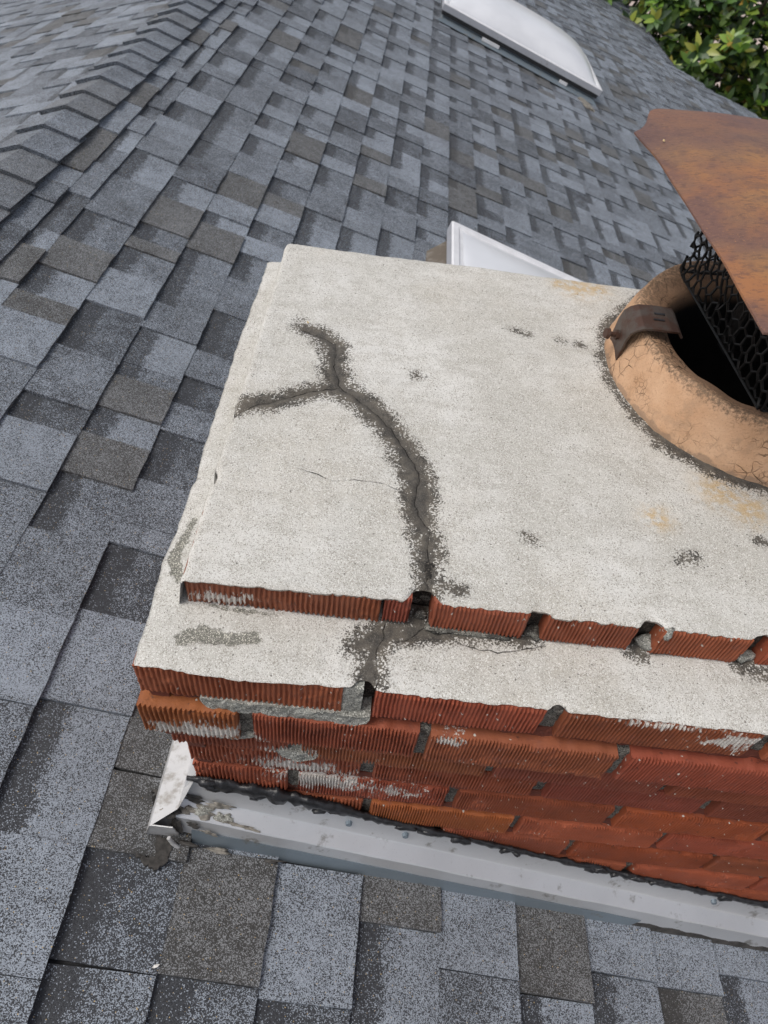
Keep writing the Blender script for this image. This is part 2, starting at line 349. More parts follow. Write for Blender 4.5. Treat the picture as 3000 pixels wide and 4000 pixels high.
fa = MB(); fa.box((3.10,9.2,-2.6),(3.14,13.3,-2.35)); fa.build('fascia', mat_wood, house)

# the same projection as the camera, to rank the shingles by their size in view
def _proj(p):
    q = CAM.rotation_euler.to_matrix().transposed() @ (Vector(p)-CAM.location)
    if q.z > -.02: return None
    return (384-719.86*q.x/q.z, 512+719.86*q.y/q.z)
def quad_area(ps):
    pts = [_proj(p) for p in ps]
    if any(p is None for p in pts): return 0
    cx = sum(p[0] for p in pts)/4; cy = sum(p[1] for p in pts)/4
    if not (-40 < cx < 808 and -40 < cy < 1064): return 0
    return abs(sum(pts[i][0]*pts[(i+1)%4][1]-pts[(i+1)%4][0]*pts[i][1] for i in range(4)))/2

LI = {'L':(.68,0), 'M':(.46,0), 'D':(.27,0), 'T':(.36,.65)}
rs = random.Random(11)
def shingle_tab(fr, u0, u1, v0, v1, code, raised):
    """one shingle tab: thin wedge, thick butt at u1, ragged edges"""
    li, tan = LI[code]; li += rs.uniform(-.05,.05)
    wu = .0010+(.0046 if raised else 0)+rs.uniform(-.0004,.0004); wb = (.0122 if raised else .0068)+rs.uniform(-.0008,.0012)
    n = 4; a, b = v0+.0006, v1-.0006; vs = []; uf = []
    sk = rs.uniform(-.0025,.0025)
    for row in range(3):
        for i in range(n+1):
            t = i/n; vv = a+(b-a)*t
            if row == 0: p = fr(u0-.006, vv+sk, wu); f = 0
            elif row == 1: p = fr((u0+u1)/2, vv+sk*.5, (wu+wb)/2+rs.uniform(-.0005,.0003)); f = .5
            else: p = fr(u1+rs.uniform(-.0013,.0013), vv, wb); f = 1
            vs.append(p); uf.append(f)
    for i in range(n+1):
        q = 2*(n+1)+i; t = i/n
        vs.append(fr(u1-.0015, a+(b-a)*t, -.003)); uf.append(1.0)
    vs += [fr(u0-.006, a+sk, -.003), fr(u0-.006, b+sk, -.003)]; uf += [0, 0]
    m = n+1; fs = []
    for r_ in range(2):
        for i in range(n): fs.append((r_*m+i, (r_+1)*m+i, (r_+1)*m+i+1, r_*m+i+1))
    for i in range(n): fs.append((2*m+i, 3*m+i, 3*m+i+1, 2*m+i+1))
    fs.append((0, 4*m, 3*m, 2*m, m)); fs.append((n, m+n, 2*m+n, 3*m+n, 4*m+1))
    tint = (li, tan, 0.0 if raised else 1.0, 1.0)
    return vs, fs, uf, tint
ALLTABS = []
def lay(fr, u0, u1, v_from, v_to, fixed=(), flip=False):
    """lay one course between v_from and v_to; fixed = measured tabs (v of far end, tint, raised) from far to near"""
    spans = []; fixed = list(fixed)
    bounds = [f[0] for f in fixed]
    v = v_to
    prev = None
    def rnd_fill(hi, lo):
        r = rs.random() < .5
        while hi > lo+1e-6:
            w = min(rs.choice([.09,.10,.12,.135,.15,.17,.20]), hi-lo)
            if hi-lo-w < .05: w = hi-lo
            c = rs.choices('LMDT', (.34,.40,.13,.13))[0]
            spans.append((hi-w, hi, c, r)); hi -= w
            r = (not r) if rs.random() < .85 else r
    if fixed:
        rnd_fill(v_to, fixed[0][0])
        for i, (vf, c, r) in enumerate(fixed):
            nx = fixed[i+1][0] if i+1 < len(fixed) else vf-.15
            spans.append((nx, vf, c, bool(r)))
        rnd_fill(nx, v_from)
    else: rnd_fill(v_to, v_from)
    for a, b, c, r in spans:
        x = fr((u0+u1)/2, (a+b)/2)
        if fr is roof and .06 < x.x < 1.22 and .03 < x.y < .66 : continue
        area = quad_area([fr(u0,a), fr(u1,a), fr(u1,b), fr(u0,b)])
        ALLTABS.append((area, shingle_tab(fr, u0, u1, a, b, c, r)))
TABS = {-1: [(1.61, 'L', 1), (1.513, 'M', 0), (1.368, 'M', 1), (1.2, 'D', 0), (1.021, 'M', 1), (0.917, 'D', 0), (0.822, 'M', 1), (0.73, 'D', 0), (0.584, 'M', 1), (0.473, 'M', 1), (0.421, 'D', 0), (0.281, 'L', 1), (0.121, 'L', 0), (-0.066, 'L', 1)], -2: [(1.585, 'T', 1), (1.428, 'M', 0), (1.27, 'M', 0), (1.142, 'M', 1), (1.03, 'L', 0), (0.896, 'M', 0), (0.846, 'T', 1), (0.739, 'L', 0), (0.657, 'T', 1), (0.546, 'M', 0), (0.406, 'M', 1), (0.252, 'L', 1)], -3: [(1.374, 'T', 1), (1.321, 'M', 0), (1.203, 'L', 1), (1.052, 'D', 0), (0.872, 'M', 1), (0.71, 'D', 0), (0.634, 'L', 1)], -4: [(1.408, 'M', 0), (1.253, 'T', 1), (1.118, 'L', 0), (1.001, 'T', 1), (0.928, 'L', 1)], 0: [(0.043, 'T', 1), (-0.063, 'D', 0), (-0.194, 'M', 0)], 1: [(-0.039, 'T', 1), (-0.192, 'D', 0)], 2: [(-0.035, 'L', 1), (-0.201, 'D', 0)], 3: [(0.001, 'T', 1), (-0.092, 'L', 0)], 4: [(0.013, 'L', 1)], 6: [(-0.013, 'L', 1), (-0.107, 'L', 0)], 7: [(-0.028, 'L', 1), (-0.11, 'T', 0)], 8: [(-0.008, 'L', 1), (-0.077, 'L', 0)]}
lay(roof, -.835, -.689, VN, VF1); lay(roof, -.689, -.632, VN, VF1)
c = -4
while U0+E*c < UE2-.01:
    ua, ub = U0+E*c, min(U0+E*(c+1), UE2+.02)
    lay(roof, ua, ub, VN, VF1 if ub < UE1+.05 else VF2+.06*math.sin(c), TABS.get(c, ()))
    c += 1
s0 = 0.0
while s0 < 4.2:
    lay(roofl, s0, s0+E, .6, 13.0); s0 += E
ALLTABS.sort(key=lambda a: -a[0])
for area, (vs, fs, uf, tint) in ALLTABS[:300]:
    mesh('shingle', vs, fs, mat_shingle, house, attrs={'uf':('FLOAT',uf),'tint':('FLOAT_COLOR',[tint]*len(vs))})
V = []; Fc = []; UF = []; TI = []
for area, (vs, fs, uf, tint) in ALLTABS[300:]:
    b = len(V); V += vs; Fc += [tuple(b+i for i in f) for f in fs]; UF += uf; TI += [tint]*len(vs)
mesh('shingle_field', V, Fc, mat_shingle, house, attrs={'uf':('FLOAT',UF),'tint':('FLOAT_COLOR',TI)}, kind='stuff')

# ridge caps: bent shingle pieces, butts facing the near end
for i in range(-3, 26):
    v0 = 1.242+.1525*(i)+rs.uniform(-.006,.006); L = .215
    ws = [-.080,-.06,-.035,-.012,0,.012,.035,.065,.090]
    vs = []; uf = []
    j = rs.uniform(-.003,.003); hb = .0270+rs.uniform(-.0015,.002)
    for row, (vv, hh) in enumerate(((v0,hb),(v0+L*.68,.0165),(v0+L,.010),(v0+.005,hb-.0165))):
        for q, a in enumerate(ws):
            drop = .0008*(1-min(1,abs(a)/.012))
            if a == 0: vs.append(roof(UR+j, vv, 0)+Vector((0,0,(hh-.0004)*1.055))); uf.append(.9); continue
            p = roof(UR+a+j, vv+rs.uniform(-.001,.001), hh-drop) if a >= 0 else roofl(-a-j, vv+rs.uniform(-.001,.001), hh-drop)
            vs.append(p); uf.append(.9)
    m = len(ws); fs = []
    for r_ in range(2):
        for q in range(m-1): fs.append((r_*m+q, r_*m+q+1, (r_+1)*m+q+1, (r_+1)*m+q))
    for q in range(m-1): fs.append((3*m+q, 3*m+q+1, q+1, q))
    b = len(vs)
    for r_ in range(3):     # long edges
        vs.append(vs[r_*m+m-1]-EN*.0095-EX*.004); uf.append(.9)
    for r_ in range(3): vs.append(vs[r_*m]-ENL*.0095-EXL*.004); uf.append(.9)
    for r_ in range(2):
        fs.append((r_*m+m-1, b+r_, b+r_+1, (r_+1)*m+m-1)); fs.append(((r_)*m, (r_+1)*m, b+3+r_+1, b+3+r_))
    li = .5+rs.uniform(-.04,.04)
    mesh('ridge_cap', vs, fs, mat_shingle, house, attrs={'uf':('FLOAT',uf),'tint':('FLOAT_COLOR',[(li,rs.choice([0,0,.25,.35]),0,1)]*len(vs))})

# ================================================================== CHIMNEY
UH = .0481
chim = thing('chimney', 'red brick chimney with cracked white cement crown in the foreground', 'chimney', (.65,.37,-.66))
XR = 1.30; YB = .735
def attrs_for(x, y, stains, cracks, greys, yel, extra=None):
    st = np.full(x.shape, .2)
    for L in stains: st = np.minimum(st, seg_dist(x, y, L)[3])
    if extra is not None: st = np.minimum(st, extra)
    gr = np.full(x.shape, .2)
    for L in greys: gr = np.minimum(gr, seg_dist(x, y, L)[3])
    cd = np.full(x.shape, .5); cv = np.zeros(x.shape+(3,)); cv[...,0] = .5
    for L in cracks:
        d_, bx, by, _ = seg_dist(x, y, L); m = d_ < cd
        cd = np.where(m, d_, cd); cv[...,0] = np.where(m, bx, cv[...,0]); cv[...,1] = np.where(m, by, cv[...,1])
    ye = np.zeros(x.shape)
    for a, b, r in yel: ye = np.maximum(ye, np.exp(-(((x-a)**2+(y-b)**2)/(1.3*r)**2)))
    return st, gr, ye, cd, cv
def jag(L, amp=.0032):
    """subdivide a measured crack and let it wander as cracks do"""
    out = []
    for a, b in zip(L[:-1], L[1:]):
        n = max(2, int(math.hypot(b[0]-a[0], b[1]-a[1])/.006))
        for i in range(n):
            t = i/n; out.append((a[0]+(b[0]-a[0])*t+rs.uniform(-amp,amp)*.5, a[1]+(b[1]-a[1])*t+rs.uniform(-amp,amp)*.5))
    return out+[L[-1]]
STAIN_TOP= [[(0.09, 0.4994, 0.0063), (0.1169, 0.4869, 0.014), (0.1397, 0.4645, 0.0152), (0.1445, 0.4237, 0.0148), (0.1548, 0.3862, 0.017), (0.1915, 0.3573, 0.0155), (0.2167, 0.3277, 0.0152), (0.2384, 0.2925, 0.0149), (0.2549, 0.257, 0.0169), (0.2633, 0.2222, 0.017), (0.2647, 0.1882, 0.0148), (0.2734, 0.1571, 0.0122), (0.2792, 0.1272, 0.0108), (0.2799, 0.1039, 0.0095), (0.2767, 0.0865, 0.0094)], [(0.0413, 0.3128, 0.0032), (0.0534, 0.3302, 0.0111), (0.0742, 0.3391, 0.0125), (0.0999, 0.3552, 0.0101), (0.132, 0.3728, 0.0116), (0.1543, 0.3806, 0.0144)], [(0.2847, 0.1017, 0.0047), (0.3012, 0.0966, 0.0043), (0.3153, 0.0929, 0.0008)], [(0.3857, 0.5538, 0.0008), (0.4053, 0.5468, 0.0008)], [(0.4513, 0.5419, 0.0011), (0.4538, 0.5403, 0.0011)], [(0.4789, 0.5399, 0.0011), (0.4814, 0.5383, 0.0011)], [(0.2502, 0.425, 0.0012), (0.2551, 0.4241, 0.001)], [(0.3831, 0.1716, 0.0006), (0.386, 0.1701, 0.0006)], [(0.5482, 0.163, 0.0008), (0.5537, 0.17, 0.0006)], [(0.5649, 0.1748, 0.0009), (0.5643, 0.1671, 0.0008)], [(0.5545, 0.3453, 0.001), (0.5657, 0.3555, 0.001)], [(0.6455, 0.208, 0.0007), (0.6475, 0.2076, 0.0007)], [(0.0845, 0.5146, 0.0008), (0.091, 0.5138, 0.0008)]]
CRACK_TOP= [[(0.0941, 0.4928), (0.1238, 0.482), (0.1426, 0.4713), (0.1445, 0.4237), (0.1568, 0.3838), (0.1945, 0.3552), (0.2288, 0.315), (0.2562, 0.2647), (0.264, 0.2438), (0.2588, 0.2075), (0.2647, 0.1882), (0.2779, 0.1705), (0.2762, 0.145), (0.2784, 0.1212), (0.2767, 0.0865)], [(0.0415, 0.312), (0.0639, 0.3338), (0.1048, 0.3606), (0.1529, 0.3822)], [(0.1248, 0.2369), (0.1509, 0.2289), (0.1671, 0.2236), (0.1925, 0.2292), (0.224, 0.2264), (0.2401, 0.2198)], [(0.1394, 0.5098), (0.1825, 0.5299), (0.2271, 0.545), (0.2663, 0.5534)], [(0.2786, 0.5969), (0.2808, 0.5565), (0.2704, 0.5264)], [(0.3691, 0.5548), (0.3922, 0.5507), (0.4118, 0.5448)]]
STAIN_LEDGE= [[(0.263, 0.0882, 0.0077), (0.2496, 0.0695, 0.0107), (0.2341, 0.0539, 0.0137), (0.2289, 0.0321, 0.0103), (0.2304, 0.0145, 0.0112), (0.2339, -0.0009, 0.007)], [(0.2136, 0.0459, 0.0104), (0.2268, 0.0557, 0.0137)], [(0.2639, 0.0714, 0.014), (0.2878, 0.0734, 0.0119), (0.3143, 0.0736, 0.0076), (0.3506, 0.0761, 0.0059), (0.3845, 0.075, 0.0044)], [(0.4998, 0.0798, 0.004), (0.5084, 0.0727, 0.003)], [(0.6137, 0.0724, 0.0041), (0.6414, 0.0678, 0.0051)]]
CRACK_LEDGE= [[(0.2405, 0.0767), (0.2406, 0.0618), (0.2333, 0.0458), (0.2363, 0.0253), (0.2364, 0.0078), (0.2335, -0.0072)], [(0.2851, 0.0826), (0.269, 0.0638), (0.2551, 0.0566)], [(0.3144, 0.0643), (0.3406, 0.0584), (0.3573, 0.0573), (0.3888, 0.0657), (0.4085, 0.0709)], [(0.5187, 0.0757), (0.5519, 0.0821), (0.587, 0.0843), (0.6159, 0.0808)], [(0.2925, 0.078), (0.3046, 0.0779)]]
GREY_LEDGE= [[(0.0427, 0.0329, 0.008), (0.0569, 0.04, 0.0101), (0.0758, 0.0382, 0.0091), (0.0943, 0.0375, 0.0066), (0.1119, 0.0418, 0.0071)], [(0.0535, 0.0742, 0.0009), (0.0919, 0.072, 0.0033), (0.1302, 0.0704, 0.0009)], [(0.0171, 0.1842, 0.003), (0.0079, 0.1304, 0.0076), (0.0203, 0.1016, 0.0047)]]
GREY_TOP= [[(0.0481, 0.2015, 0.0049), (0.0861, 0.2147, 0.0079), (0.1152, 0.2251, 0.0051)]]
YEL= [(0.4934, 0.6886, 0.0222), (0.5225, 0.6886, 0.0155), (0.4647, 0.6926, 0.0119), (0.6216, 0.2795, 0.0223), (0.6484, 0.2546, 0.0194), (0.5337, 0.2228, 0.0136)]
for (jx, w) in ((.275,.010),(.391,.008),(.504,.009),(.618,.009),(.733,.009)): STAIN_LEDGE.append([(jx,.080,w),(jx+.001,.10,w+.003)])
GREY_TOP = []; CRACK_TOP = CRACK_TOP[:3]+CRACK_TOP[5:]; CRACK_TOP = [jag(L) for L in CRACK_TOP]; CRACK_LEDGE = [jag(L) for L in CRACK_LEDGE]
FC = (.728, .507)

# --- upper slab of the crown
xs = np.concatenate([np.arange(0, .700, .0025), np.linspace(.702, 1.22, 40)]); xs = xs/xs[-1]*(XR-.04-.039)
ys = np.linspace(0, 1, 262)
GX, GT = np.meshgrid(xs, ys, indexing='ij'); XX = GX+.039
yf = .0715+.005*np.clip((XX-.04)/.25,0,1)+.0012*fbm(XX, XX*0, 24, 3)+.0013*vnoise(XX, XX*0, 190, 5)
# the slab edge is bitten back over the open joints
for (jx, w, dp) in ((.274,.014,.016),(.391,.010,.006),(.505,.011,.010),(.619,.011,.008),(.733,.01,.008)): yf = yf+dp*np.exp(-((XX-jx)/w)**4)
yb = .718-.003*fbm(XX, XX*0, 14, 9)
YY = yf+(yb-yf)*GT
xl = -.0035+.0016*fbm(YY, YY*0, 9, 21)+.0008*vnoise(YY, YY*0, 120, 22)
xl = xl+.004*np.exp(-((YY-.312)/.006)**2)+.005*np.exp(-((YY-.208)/.012)**4)
XX = XX+xl*np.exp(-GX/.02)
dl = XX-(.039+xl); df = YY-yf; db = yb-YY
def rnd(d, r): q = np.clip(1-d/r, 0, 1); return r*(1-np.sqrt(1-q*q))
ZZ = UH+.0024*fbm(XX, YY, 6, 31)+.0008*fbm(XX*.5, YY, 50, 33)+.0003*vnoise(XX, YY, 190, 34)
ZZ = ZZ-rnd(dl, .008)-rnd(df, .0035)-rnd(db, .014)
ring = np.hypot(XX-FC[0], YY-FC[1])-.2145
ringst = np.abs(ring-.004)-.006*np.clip(1.25+vnoise(np.arctan2(YY-FC[1],XX-FC[0]), XX*0, 4, 3),.5,2)
st, gr, ye, cd, cv = attrs_for(XX, YY, STAIN_TOP, CRACK_TOP, GREY_TOP, YEL, ringst)
ZZ = ZZ-.0016*np.clip(-st/.006, 0, 1)*(.6+.5*fbm(XX, YY, 130, 41))-.0022*np.exp(-(cd/.0022)**2)*(st < .004)
ZZ = ZZ-.0018*np.clip(1-np.abs(st)/.003,0,1)*(0)
ZZ = ZZ-.0008*np.clip(-gr/.004,0,1)
n0, n1 = XX.shape
V = np.stack([XX, YY, ZZ], -1).reshape(-1,3); idx = np.arange(n0*n1).reshape(n0,n1)
kp = np.hypot(XX-FC[0], YY-FC[1])[:-1,:-1] > .185
fs = np.stack([idx[:-1,:-1],idx[1:,:-1],idx[1:,1:],idx[:-1,1:]],-1)[kp].tolist()
# skirts: front lip, left and back side down to the ledge
def skirt(line, off, zlow, flip):
    global V, fs
    b = len(V); nv = V[line].copy(); nv[:,0] += off[0]; nv[:,1] += off[1]; nv[:,2] = zlow
    V = np.concatenate([V, nv]); n = len(line)
    for i in range(n-1):
        q = (line[i], line[i+1], b+i+1, b+i); fs.append(tuple(int(a) for a in (q if flip else q[::-1])))
    return line
front = idx[:,0]; left = idx[0,:]; back = idx[:,-1]
sk = []
for L, off, z in ((front,(0,.0015),UH-.0075),(left,(-.006,0),-.001),(back,(0,.004),-.001)):
    sk.append(L); skirt(L, off, z, L is not left)
ext = np.concatenate([idx.ravel()]+sk)
A = lambda a: a.reshape(-1)[ext]
mesh('crown_slab', V, fs, mat_cement, chim, smooth=True, attrs={'st':('FLOAT',A(st)),'gr':('FLOAT',A(gr)),'ye':('FLOAT',A(ye)),'cd':('FLOAT',A(cd)),'cv':('FLOAT_VECTOR',cv.reshape(-1,3)[ext])}, label='white cement crown slab split by a branching black-stained crack')

# --- lower ledge of the crown, L-shaped sheet of the same wash
xs = np.concatenate([np.arange(0, .700, .003), np.linspace(.703, XR, 50)]); ys = np.concatenate([np.arange(0,.105,.003), np.arange(.108, YB+.001, .0045)])
XX, YY = np.meshgrid(xs, ys, indexing='ij')
ed = .0020*fbm(YY, YY*0, 9, 51)+.0010*vnoise(YY, YY*0, 90, 52)-.004*np.exp(-((YY-.12)/.03)**2)+.003*np.exp(-((YY-.25)/.02)**2)
fe = .0016*fbm(XX, XX*0, 18, 53)+.0010*vnoise(XX, XX*0, 180, 54)+.010*np.exp(-((XX-.225)/.010)**4)+.006*np.exp(-((XX-.416)/.008)**4)-.0045*np.exp(-((XX-.10)/.06)**2)
XX = XX+ed*np.exp(-XX/.02); YY2 = YY+(fe+.001)*np.exp(-YY/.025)
ZZ = .0008*fbm(XX, YY2, 14, 55)+.0005*vnoise(XX, YY2, 80, 56)+.0003*vnoise(XX,YY2,200,57)
ZZ = ZZ-.004*np.exp(-xs[:,None]/.010)-.0035*np.exp(-ys[None,:]/.006)+.006*np.exp(-np.clip(.075-YY2,0,1)/.006)*(XX>.03)*0
ZZ = ZZ+.006*np.exp(-np.clip(.037-XX,0,1)/.005)*(YY2>.085)*(.6+.6*vnoise(XX*0, YY2, 25, 61))
st, gr, ye, cd, cv = attrs_for(XX, YY2, STAIN_LEDGE, CRACK_LEDGE, GREY_LEDGE, [])
ZZ = ZZ-.0014*np.clip(-st/.006,0,1)-.0018*np.exp(-(cd/.0024)**2)-.0012*np.clip(-gr/.003,0,1)
n0, n1 = XX.shape; idx = np.arange(n0*n1).reshape(n0,n1)
keep = (ys[None,:-1] < .10) | (xs[:-1,None] < .060)
fs = np.stack([idx[:-1,:-1],idx[1:,:-1],idx[1:,1:],idx[:-1,1:]],-1)[keep].tolist()
V = np.stack([XX,YY2,ZZ],-1).reshape(-1,3); sk = []
for L, off, z in ((idx[:,0],(0,.002),-.007),(idx[0,:],(.002,0),-.012)):
    sk.append(L); skirt(L, off, z, L is not idx[0,:] and off[1] > 0)
ext = np.concatenate([idx.ravel()]+sk)
mesh('crown_ledge', V, fs, mat_cement, chim, smooth=True, attrs={'st':('FLOAT',A(st)),'gr':('FLOAT',A(gr)),'ye':('FLOAT',A(ye)),'cd':('FLOAT',A(cd)),'cv':('FLOAT_VECTOR',cv.reshape(-1,3)[ext])}, label='lower cement ledge below the crown slab')

# --- bricks: wire-cut faces with real ridges
RED = (.290,.076,.037); bseed = [0]
def brick(a0, a1, z0, z1, face, pos, depth=.09, tint=RED, rough=1.0, cols=.00066):
    """face 'front' looks to -Y at y=pos and spans x; face 'left' looks to -X at x=pos and spans y"""
    bseed[0] += 1; sd = bseed[0]
    na = max(8, int((a1-a0)/cols)); nz = 12 if cols < .002 else 5
    aa = np.linspace(a0, a1, na); zz = np.linspace(z0, z1, nz)
    AA, Z = np.meshgrid(aa, zz, indexing='ij')
    per = (.0052 if (a0 < .1 and pos < .08) else random.Random(sd+90).uniform(.0035,.0042)); ph = 2*np.pi*(AA/per)+.9*vnoise(AA, Z, 45, sd)+.5*vnoise(AA, Z, 160, sd+3)
    dep = .0027*rough*(np.clip(.42+.72*np.cos(ph),0,1)**1.2)*(.75+.4*vnoise(AA, Z, 60, sd+5))+.0006*fbm(AA, Z, 120, sd+7)
    torn = np.clip(1.6*fbm(AA, Z, 30, sd+11)+random.Random(sd+5).uniform(-.65,.02), 0, 1); dep = dep*(1-.6*torn)+torn*(.0010+.0026*vnoise(AA, Z, 210, sd+13)+.0012*vnoise(AA, Z*.4, 420, sd+14))
    e = np.minimum(np.minimum(AA-a0, a1-AA), np.minimum(Z-z0, z1-Z)); dep = dep+np.where(e < .0025, .0016*(1-e/.0025), 0)*(1+.8*vnoise(AA,Z,140,sd+17))
    Z = Z+np.where(np.abs(Z-z0) < 1e-6, .0012*vnoise(AA, Z, 110, sd+19), 0)+np.where(np.abs(Z-z1) < 1e-6, .0012*vnoise(AA, Z, 110, sd+23), 0)
    P = np.stack([AA, pos+dep, Z],-1) if face == 'front' else np.stack([pos+dep, AA, Z],-1)
    idx = np.arange(na*nz).reshape(na,nz); V = P.reshape(-1,3)
    q = np.stack([idx[:-1,:-1],idx[1:,:-1],idx[1:,1:],idx[:-1,1:]],-1).reshape(-1,4)
    if face == 'left': q = q[:,::-1]
    fs = q.tolist()
    loop = np.concatenate([idx[:,0], idx[-1,1:], idx[-2::-1,-1], idx[0,-2:0:-1]])
    b = len(V); nv = V[loop].copy(); nv[:,1 if face == 'front' else 0] = pos+depth; V = np.concatenate([V,nv]); n = len(loop)
    for i in range(n):
        j = (i+1)%n; r_ = (int(loop[i]), b+i, b+j, int(loop[j])); fs.append(r_ if face == 'front' else r_[::-1])
    o = mesh('brick', V, fs, mat_brick, chim)
    h = random.Random(sd).uniform(.78,1.18); o.color = (tint[0]*h, tint[1]*h*random.Random(sd+1).uniform(.9,1.15), tint[2]*h, 1); return o
def mortar_strip(name, a0, a1, z0, z1, face, pos, mat, amp=.002, depth=.02, step=.003):
    bseed[0] += 1; sd = bseed[0]
    na = max(3, int((a1-a0)/step)+1); nz = max(4, int((z1-z0)/.003)+1)
    AA, Z = np.meshgrid(np.linspace(a0,a1,na), np.linspace(z0,z1,nz), indexing='ij')
    dep = amp*fbm(AA, Z, 90, sd)+amp*.6*vnoise(AA, Z, 220, sd+2)
    if name == 'mortar_squeeze':
        tz = (Z-z0)/(z1-z0); Z = Z+(1-tz)*.006*fbm(AA, AA*0, 45, sd+4)+tz*.003*fbm(AA, AA*0, 60, sd+6); ta = np.clip(np.minimum(AA-a0, a1-AA)/.02, 0, 1); Z = z1+(Z-z1)*(.25+.75*ta**.5)
    P = np.stack([AA,pos+dep,Z],-1) if face == 'front' else np.stack([pos+dep,AA,Z],-1)
    idx = np.arange(na*nz).reshape(na,nz); V = P.reshape(-1,3); q = np.stack([idx[:-1,:-1],idx[1:,:-1],idx[1:,1:],idx[:-1,1:]],-1).reshape(-1,4)
    if face == 'left': q = q[:,::-1]
    fs = q.tolist(); loop = np.concatenate([idx[:,0], idx[-1,1:], idx[-2::-1,-1], idx[0,-2:0:-1]])
    b = len(V); nv = V[loop].copy(); nv[:,1 if face == 'front' else 0] = pos+depth; V = np.concatenate([V,nv]); n = len(loop)
    for i in range(n):
        j = (i+1)%n; r_ = (int(loop[i]), b+i, b+j, int(loop[j])); fs.append(r_ if face == 'front' else r_[::-1])
    return mesh(name, V, fs, mat, chim)

ORG = (.30,.080,.028); BRN = (.225,.060,.035); RD2 = (.315,.092,.044)
PITCH = .076
courses = [ # z top, x of the left face, y of the front face, front bricks (x0,x1,tint)
 (UH-.0035, .041, .0755, [(.0365,.233,RED),(.2365,.263,BRN),(.285,.3816,RD2),(.4006,.4925,RED),(.5157,.6071,RED),(.63,.722,RED),(.745,.837,RED),(.86,.95,RED),(.97,1.065,RED),(1.085,1.18,RED)]),
 (-.006, .002, 0, [(.001,.2055,RED),(.238,.406,RED),(.426,.623,RED),(.645,.842,RED),(.862,1.06,RED),(1.08,1.29,RED)]),
 (-.0765, -.004, -.008, [(-.004,.099,(.36,.115,.035)),(.115,.290,RED),(.302,.5,RD2),(.514,.71,RED),(.725,.92,RED),(.935,1.13,RED),(1.145,1.29,RED)]),
 (-.152, .010, .011, [(.010,.148,RED),(.165,.383,RD2),(.395,.593,BRN),(.607,.80,RED),(.815,1.01,RED),(1.025,1.27,RED)]),
 (-.228, .022, .021, [(.022,.238,RD2),(.255,.459,RED),(.476,.674,BRN),(.692,.885,BRN),(.9,1.095,RED),(1.11,1.27,RED)]),
 (-.304, .022, .021, [(.022,.145,RED),(.16,.358,RED),(.372,.578,RED),(.594,.79,ORG),(.805,1.0,RED),(1.015,1.27,RED)]),
 (-.380, .022, .021, [(.022,.25,RED),(.262,.462,ORG),(.474,.672,RED),(.686,.88,RED),(.895,1.09,ORG),(1.105,1.27,RED)]),
 (-.456, .022, .021, [(.175,.36,RED),(.374,.562,RD2),(.575,.778,(.28,.075,.026)),(.79,.985,RED),(1,1.27,RED)]),
 (-.532, .022, .021, [(.48,.674,RED),(.69,.885,RED),(.9,1.09,RED),(1.105,1.27,RED)]),
 (-.608, .022, .021, [(.60,.78,RED),(.795,.985,RED),(1.0,1.27,RED)]),
 (-.684, .022, .021, [(.80,.985,RED),(1.0,1.27,RED)]),
]
core = MB()
for ci, (zt, xl_, yf_, bl) in enumerate(courses):
    hgt = .0445 if ci == 0 else (.0545 if ci == 1 else .061)
    zb = zt-hgt
    for (a, b, tnt) in bl:
        if ci >= 4: tnt = (tnt[0]*1.15, tnt[1]*1.12, tnt[2]*1.08)      # the lower courses are a brighter, more orange red
        brick(a, b, zb, zt, 'front', yf_+random.Random(ci*50+int(a*100)).uniform(-.0015,.0015), .095 if a < .05 else .08, tnt, 1.15 if ci < 2 else (1.35 if ci < 4 else 1.6))
    # head joints
    for (a, b, _), (a2, b2, __) in zip(bl[:-1], bl[1:]):
        if ci == 0:
            dp, mt = (.030, mat_mortar_dark) if abs(b-.263) < .01 else (.018, mat_mortar_dark)
            if b < .24: continue
        elif ci == 1 and abs(b-.2055) < .01:
            mortar_strip('mortar_joint', b, b+.020, zb-.004, zt-.001, 'front', .003, mat_mortar_light, .0015)
            mortar_strip('mortar_joint', b+.020, a2, zb-.004, zt-.006, 'front', .020, mat_mortar_dark, .003); continue
        else: dp, mt = (.0105, mat_mortar)
        mortar_strip('mortar_joint', b-.001, a2+.001, zb-.004, zt-(.002 if ci else -.002), 'front', yf_+dp, mt, .002)
    # bed joint under this course
    if ci >= 1:
        zn = courses[ci+1][0] if ci+1 < len(courses) else zb-.015
        yn = max(yf_, courses[ci+1][2] if ci+1 < len(courses) else yf_)
        mortar_strip('bed_joint', xl_+.006, 1.26, zn-.002, zb+.002, 'front', yn+.0085, mat_mortar_red, .0022)
    q0, q1 = (zb-.017 if ci else zb), zt-.001-.0002*ci
    core.box((xl_+.024, yf_+.030, q0), (1.27, .285, q1)); core.box((xl_+.024, .285, q0), (.508, .70, q1)); core.box((.948, .285, q0), (1.27, .70, q1))
    # bricks of the left side, seen only from further left
    yy = yf_+.108
    while yy < YB-.06 and ci < 7 and ci > 0:
        e_ = min(yy+.196, YB-.012); brick(yy, e_, zb, zt, 'left', xl_+.003, .09, RED, .9, .003); mortar_strip('mortar_joint', e_, e_+.014, zb, zt-.002, 'left', xl_+.008, mat_mortar, .002); yy += .210
    if 0 < ci < 7: mortar_strip('bed_joint', yf_+.006, YB-.02, (courses[ci+1][0])-.002, zb+.002, 'left', max(xl_,courses[ci+1][1])+.005, mat_mortar_red, .002)
core.build('mortar_core', mat_mortar, chim)
